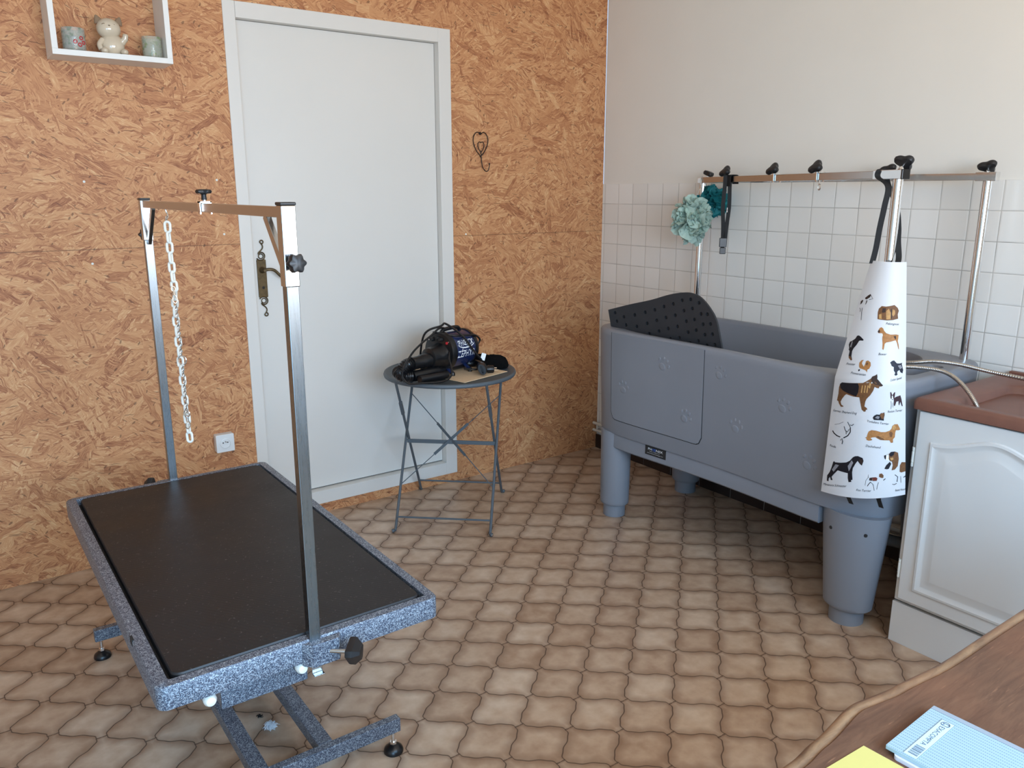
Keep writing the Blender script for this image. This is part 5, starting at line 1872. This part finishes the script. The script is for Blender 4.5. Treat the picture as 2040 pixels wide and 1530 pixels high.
cabinet_door(CY0 - 0.018, CY0 - 0.490, True)
cabinet_door(CY0 - 0.500, CY0 - 0.978, False)

# brown sink with bowl
SXF, SYL, SYR = -0.630, -2.160, -3.18
b = MB()


def rr(x0, y0, x1, y1, r, z):
    return [(x, y, z) for x, y in rounded_rect(x0, y0, x1, y1, r, 6)]


bx0, bx1, by0_, by1_ = -0.560, -0.150, -2.246, -2.74
rings = [rr(SXF, SYR, -0.004, SYL, 0.012, 0.814), rr(SXF, SYR, -0.004, SYL, 0.012, 0.838), rr(SXF + 0.006, SYR + 0.006, -0.006, SYL - 0.006, 0.012, 0.848),
         rr(SXF + 0.022, SYR + 0.02, -0.02, SYL - 0.022, 0.014, 0.850), rr(SXF + 0.034, SYR + 0.03, -0.045, SYL - 0.036, 0.02, 0.845), rr(bx0 - 0.004, by1_ - 0.004, bx1 + 0.004, by0_ + 0.004, 0.05, 0.843),
         rr(bx0 + 0.006, by1_ + 0.006, bx1 - 0.006, by0_ - 0.006, 0.05, 0.834), rr(bx0 + 0.016, by1_ + 0.016, bx1 - 0.016, by0_ - 0.016, 0.06, 0.72), rr(bx0 + 0.05, by1_ + 0.05, bx1 - 0.05, by0_ - 0.05, 0.06, 0.685)]
b.loft(rings, 'sink', True, True)
sink = tag(b.build('sink', smooth=50), 'brown resin sink set on top of the white cabinet', 'sink')
b = MB()
b.lathe([(0.03, 0), (0.03, 0.002), (0.018, 0.001)], 'chrome', (-0.355, -2.49, 0.685), n=24)
b.build('drain', sink)
# upstand at the wall behind the sink
b = MB()
b.box((-0.004 - 0.02, SYR, 0.846), (-0.002, SYL - 0.02, 0.858), 'sink')
b.build('back_lip', sink, smooth=0, bevel=0.003)


def shower_hose(pts, label):
    path = smooth_path(pts, 60)
    b = MB()
    b.tube(path, 0.0068, 'hose_metal', 12, rs=[0.0066 + (0.0007 if (k // 2) % 2 else -0.0004) for k in range(len(path))])
    return tag(b.build('shower_hose', smooth=60), label, 'hose', 'metal shower hoses between bath and sink')


shower_hose([(-0.505, -2.310, 0.790), (-0.500, -2.290, 0.835), (-0.470, -2.225, 0.884), (-0.455, -2.160, 0.908), (-0.470, -2.085, 0.911), (-0.490, -2.020, 0.905), (-0.500, -1.93, 0.897), (-0.49, -1.87, 0.86)], 'ribbed metal shower hose that arches from the bath into the sink bowl')
shower_hose([(-0.400, -1.905, 0.82), (-0.398, -1.945, 0.885), (-0.388, -2.03, 0.908), (-0.365, -2.085, 0.918), (-0.310, -2.140, 0.910), (-0.260, -2.215, 0.893), (-0.242, -2.32, 0.884), (-0.24, -2.50, 0.874), (-0.20, -2.62, 0.90), (-0.10, -2.66, 0.93), (-0.004, -2.66, 0.94)], 'ribbed metal shower hose running along the wall behind the sink bowl')

# pipes low on the wall
pp = thing('water_pipes', (-0.03, -1.1, 0.13), 'pair of cream water pipes low in the corner behind the bath', 'pipe')
for z in (0.112, 0.154):
    b = MB()
    b.tube([(-0.030, -0.004, z), (-0.030, -0.73, z), (-0.030, -2.14, z)], 0.0085, 'pipe', 12)
    b.build('pipe', pp)
for y in (-0.035, -0.75, -1.5, -2.1):
    b = MB()
    b.tube([(-0.030, y, 0.106), (-0.030, y, 0.160)], 0.005, 'pipe', 8)
    b.box((-0.030, y - 0.006, 0.128), (0.0, y + 0.006, 0.138), 'pipe')
    b.build('pipe_clip', pp, smooth=0)
dp = MB()
dp.tube(smooth_path([(-0.35, -1.75, 0.455), (-0.35, -1.75, 0.30), (-0.33, -1.80, 0.20), (-0.26, -1.95, 0.19), (-0.20, -2.12, 0.185)], 6), 0.022, 'drain', 16)
tag(dp.build('drain_pipe'), 'grey drain pipe running under the bath towards the cabinet', 'pipe')

# ================================================================ desk in the foreground
DZ = 0.752
dk = thing('desk', (-1.9, -3.2, 0), 'worn dark wooden desk with rounded moulded edge in the right foreground', 'desk')
OUTL = [(-1.10, -2.874), (-1.40, -2.8735), (-1.556, -2.872), (-1.640, -2.8715), (-1.731, -2.871), (-1.860, -2.8705), (-1.952, -2.862), (-1.993, -2.8595), (-2.045, -2.851), (-2.068, -2.848), (-2.093, -2.850), (-2.119, -2.8545), (-2.163, -2.8615), (-2.195, -2.864), (-2.228, -2.869), (-2.255, -2.870), (-2.35, -2.872), (-2.52, -2.875), (-2.66, -2.885)]
back = [(-2.70, -2.92), (-2.70, -3.55), (-2.66, -3.59), (-1.14, -3.59), (-1.10, -3.55)]
ol = [(v.x, v.y) for v in smooth_path([(x, y, 0) for x, y in OUTL], 4)] + back


def inset(poly, d):
    n = len(poly)
    out = []
    for i in range(n):
        a, c, e = Vector(poly[i - 1] + (0,)), Vector(poly[i] + (0,)), Vector(poly[(i + 1) % n] + (0,))
        t = ((c - a).normalized() + (e - c).normalized()).normalized()
        nn = Vector((-t.y, t.x, 0))
        out.append((c.x + nn.x * d, c.y + nn.y * d))
    return out


area2 = sum(ol[i - 1][0] * ol[i][1] - ol[i][0] * ol[i - 1][1] for i in range(len(ol)))
sg = 1 if area2 > 0 else -1
L = lambda poly, z: [(x, y, z) for x, y in poly]
b = MB()
in1 = inset(ol, sg * 0.0205)
in2 = inset(ol, sg * 0.0228)
b.loft([L(in1, DZ - 0.026), L(in1, DZ - 0.002), L(in2, DZ)], 'desk', True, True)
b.build('desktop', dk, smooth=30)
b = MB()
prof = [(0.017, -0.028), (0.006, -0.028), (0.001, -0.022), (0.0, -0.014), (0.0015, -0.006), (0.005, -0.001), (0.010, 0.0008), (0.0155, 0.0), (0.0185, -0.0034), (0.0208, -0.0036)]
b.loft([L(inset(ol, sg * d), DZ + z) for d, z in prof], 'desk_edge', False, False)
b.build('edge_moulding', dk, smooth=50, label='paler worn edge moulding')
for x, y in ((-1.20, -2.97), (-2.60, -2.97), (-1.20, -3.49), (-2.60, -3.49)):
    b = MB()
    b.loft([[(x + r * sx_, y + r * sy_, z) for sx_, sy_ in ((-1, -1), (1, -1), (1, 1), (-1, 1))] for z, r in ((0.0, 0.018), (0.30, 0.022), (0.62, 0.028), (0.724, 0.028))], 'desk')
    b.build('leg', dk, smooth=0, bevel=0.004)
b = MB()
for lo, hi in (((-2.58, -2.965, 0.63), (-1.22, -2.945, 0.7255)), ((-2.58, -3.515, 0.63), (-1.22, -3.495, 0.7255)), ((-1.21, -3.48, 0.63), (-1.19, -2.98, 0.7255)), ((-2.61, -3.48, 0.63), (-2.59, -2.98, 0.7255))):
    b.box(lo, hi, 'desk')
b.build('apron_rail', dk, smooth=0)

# papers on the desk
ang = math.radians(2.2)
NX, NY = Vector((-math.cos(ang), -math.sin(ang), 0)), Vector((math.sin(ang), -math.cos(ang), 0))
NO = Vector((-1.994, -2.932, DZ))


def npt(x, y, z):
    return NO + NX * x + NY * y + Vector((0, 0, z))


def slab(mb, x0, y0, x1, y1, z0, z1, mat, r=0.001):
    poly = rounded_rect(x0, y0, x1, y1, r, 4)
    mb.prism(poly, lambda x, y, k: npt(x, y, z1 if k == 0 else z0), mat)


pad = MB()
slab(pad, 0.004, 0.012, 0.139, 0.212, 0.0004, 0.006, 'lilac', 0.006)
tag(pad.build('white_pad', smooth=30), 'white pad with rounded corners lying under the pale blue notebook', 'pad')
nb = thing('notebook', tuple(NO), 'pale blue ruled receipt notebook with grey spine lying on the desk', 'notebook')
b = MB()
slab(b, 0.009, 0.0, 0.135, 0.210, 0.0064, 0.0115, 'notebook')
b.build('cover', nb, smooth=0)
b = MB()
slab(b, 0.0, 0.0, 0.0088, 0.210, 0.0064, 0.0118, 'grey_card')
b.build('spine', nb, smooth=0, label='grey card spine strip')
b = MB()
slab(b, 0.022, 0.021, 0.131, 0.039, 0.0116, 0.0119, 'label_card')
for x0, y0, x1, y1 in ((0.022, 0.021, 0.131, 0.0215), (0.022, 0.0385, 0.131, 0.039), (0.022, 0.021, 0.0225, 0.039)):
    slab(b, x0, y0, x1, y1, 0.0119, 0.01195, 'ink', 0.0001)
tw = 0.058
write_text(b, 'EXACOMPTA', npt(0.039, 0.0265, 0.0121), NX, NY, tw, 0.0068, 'ink')
# book emblem and code bars
b.tube([npt(0.031 + 0.0055 * math.cos(a), 0.030 + 0.0055 * math.sin(a), 0.0122) for a in [math.radians(40 + 30 * k) for k in range(10)]], 0.0004, 'ink', 5)
b.tube([npt(0.029, 0.0262, 0.0122), npt(0.032, 0.0285, 0.0122), npt(0.035, 0.0262, 0.0122), npt(0.035, 0.0335, 0.0122), npt(0.032, 0.0355, 0.0122), npt(0.029, 0.0335, 0.0122)], 0.0004, 'ink', 5, True)
for k, (x, w) in enumerate(((0.102, 0.0012), (0.1046, 0.0008), (0.1066, 0.0018), (0.1094, 0.0007), (0.1112, 0.0012), (0.1136, 0.0020), (0.117, 0.0008), (0.119, 0.0014), (0.1222, 0.0008), (0.124, 0.0016))):
    slab(b, x, 0.0245, x + w, 0.0365, 0.0119, 0.01205, 'ink', 0.0001)
b.build('label', nb, smooth=0, label='pale label with barcode')
b = MB()
ya = math.radians(-3)
yx, yy = Vector((-math.cos(ya), -math.sin(ya), 0)), Vector((math.sin(ya) * -1, -math.cos(ya), 0))
yo = Vector((-2.1405, -2.914, DZ + 0.0004))
q = [yo, yo + yx * 0.11, yo + yx * 0.11 + yy * 0.16, yo + yy * 0.16]
b.add(q + [v + Vector((0, 0, 0.0008)) for v in q], [(3, 2, 1, 0), (4, 5, 6, 7), (0, 1, 5, 4), (1, 2, 6, 5), (2, 3, 7, 6), (3, 0, 4, 7)], 'yellow')
tag(b.build('yellow_card', smooth=0), 'yellow sheet of card lying on the desk left of the blue notebook', 'paper')

# tufts of fur on the floor
def tuft(name, c, r, n, mat, seed, label, flatness=0.5, thick=0.0011):
    rnd = random.Random(seed)
    b = MB()
    for k in range(n):
        a = rnd.uniform(0, 2 * PI)
        l = r * rnd.uniform(0.5, 1.1)
        h = r * flatness * rnd.uniform(0.15, 0.9)
        p0 = Vector(c) + Vector((rnd.uniform(-1, 1) * r * 0.25, rnd.uniform(-1, 1) * r * 0.25, 0.0012))
        p1 = p0 + Vector((math.cos(a) * l * 0.6, math.sin(a) * l * 0.6, h))
        p2 = p0 + Vector((math.cos(a + 0.5) * l, math.sin(a + 0.5) * l, h * 0.2))
        b.tube(smooth_path([p0, p1, p2], 4), thick, mat, 5)
    return tag(b.build(name), label, 'fur', 'clipped fur on the floor')


tuft('fur_tuft', (-2.463, -1.388, 0.0), 0.019, 170, 'fluff', 2, 'little white tuft of clipped fur on the floor under the grooming table', 0.6, 0.0007)
tuft('fur_tuft', (-2.474, -1.325, 0.0), 0.009, 26, 'dark_fluff', 5, 'tiny black tuft of fur on the floor behind the white tuft', 0.4, 0.0008)
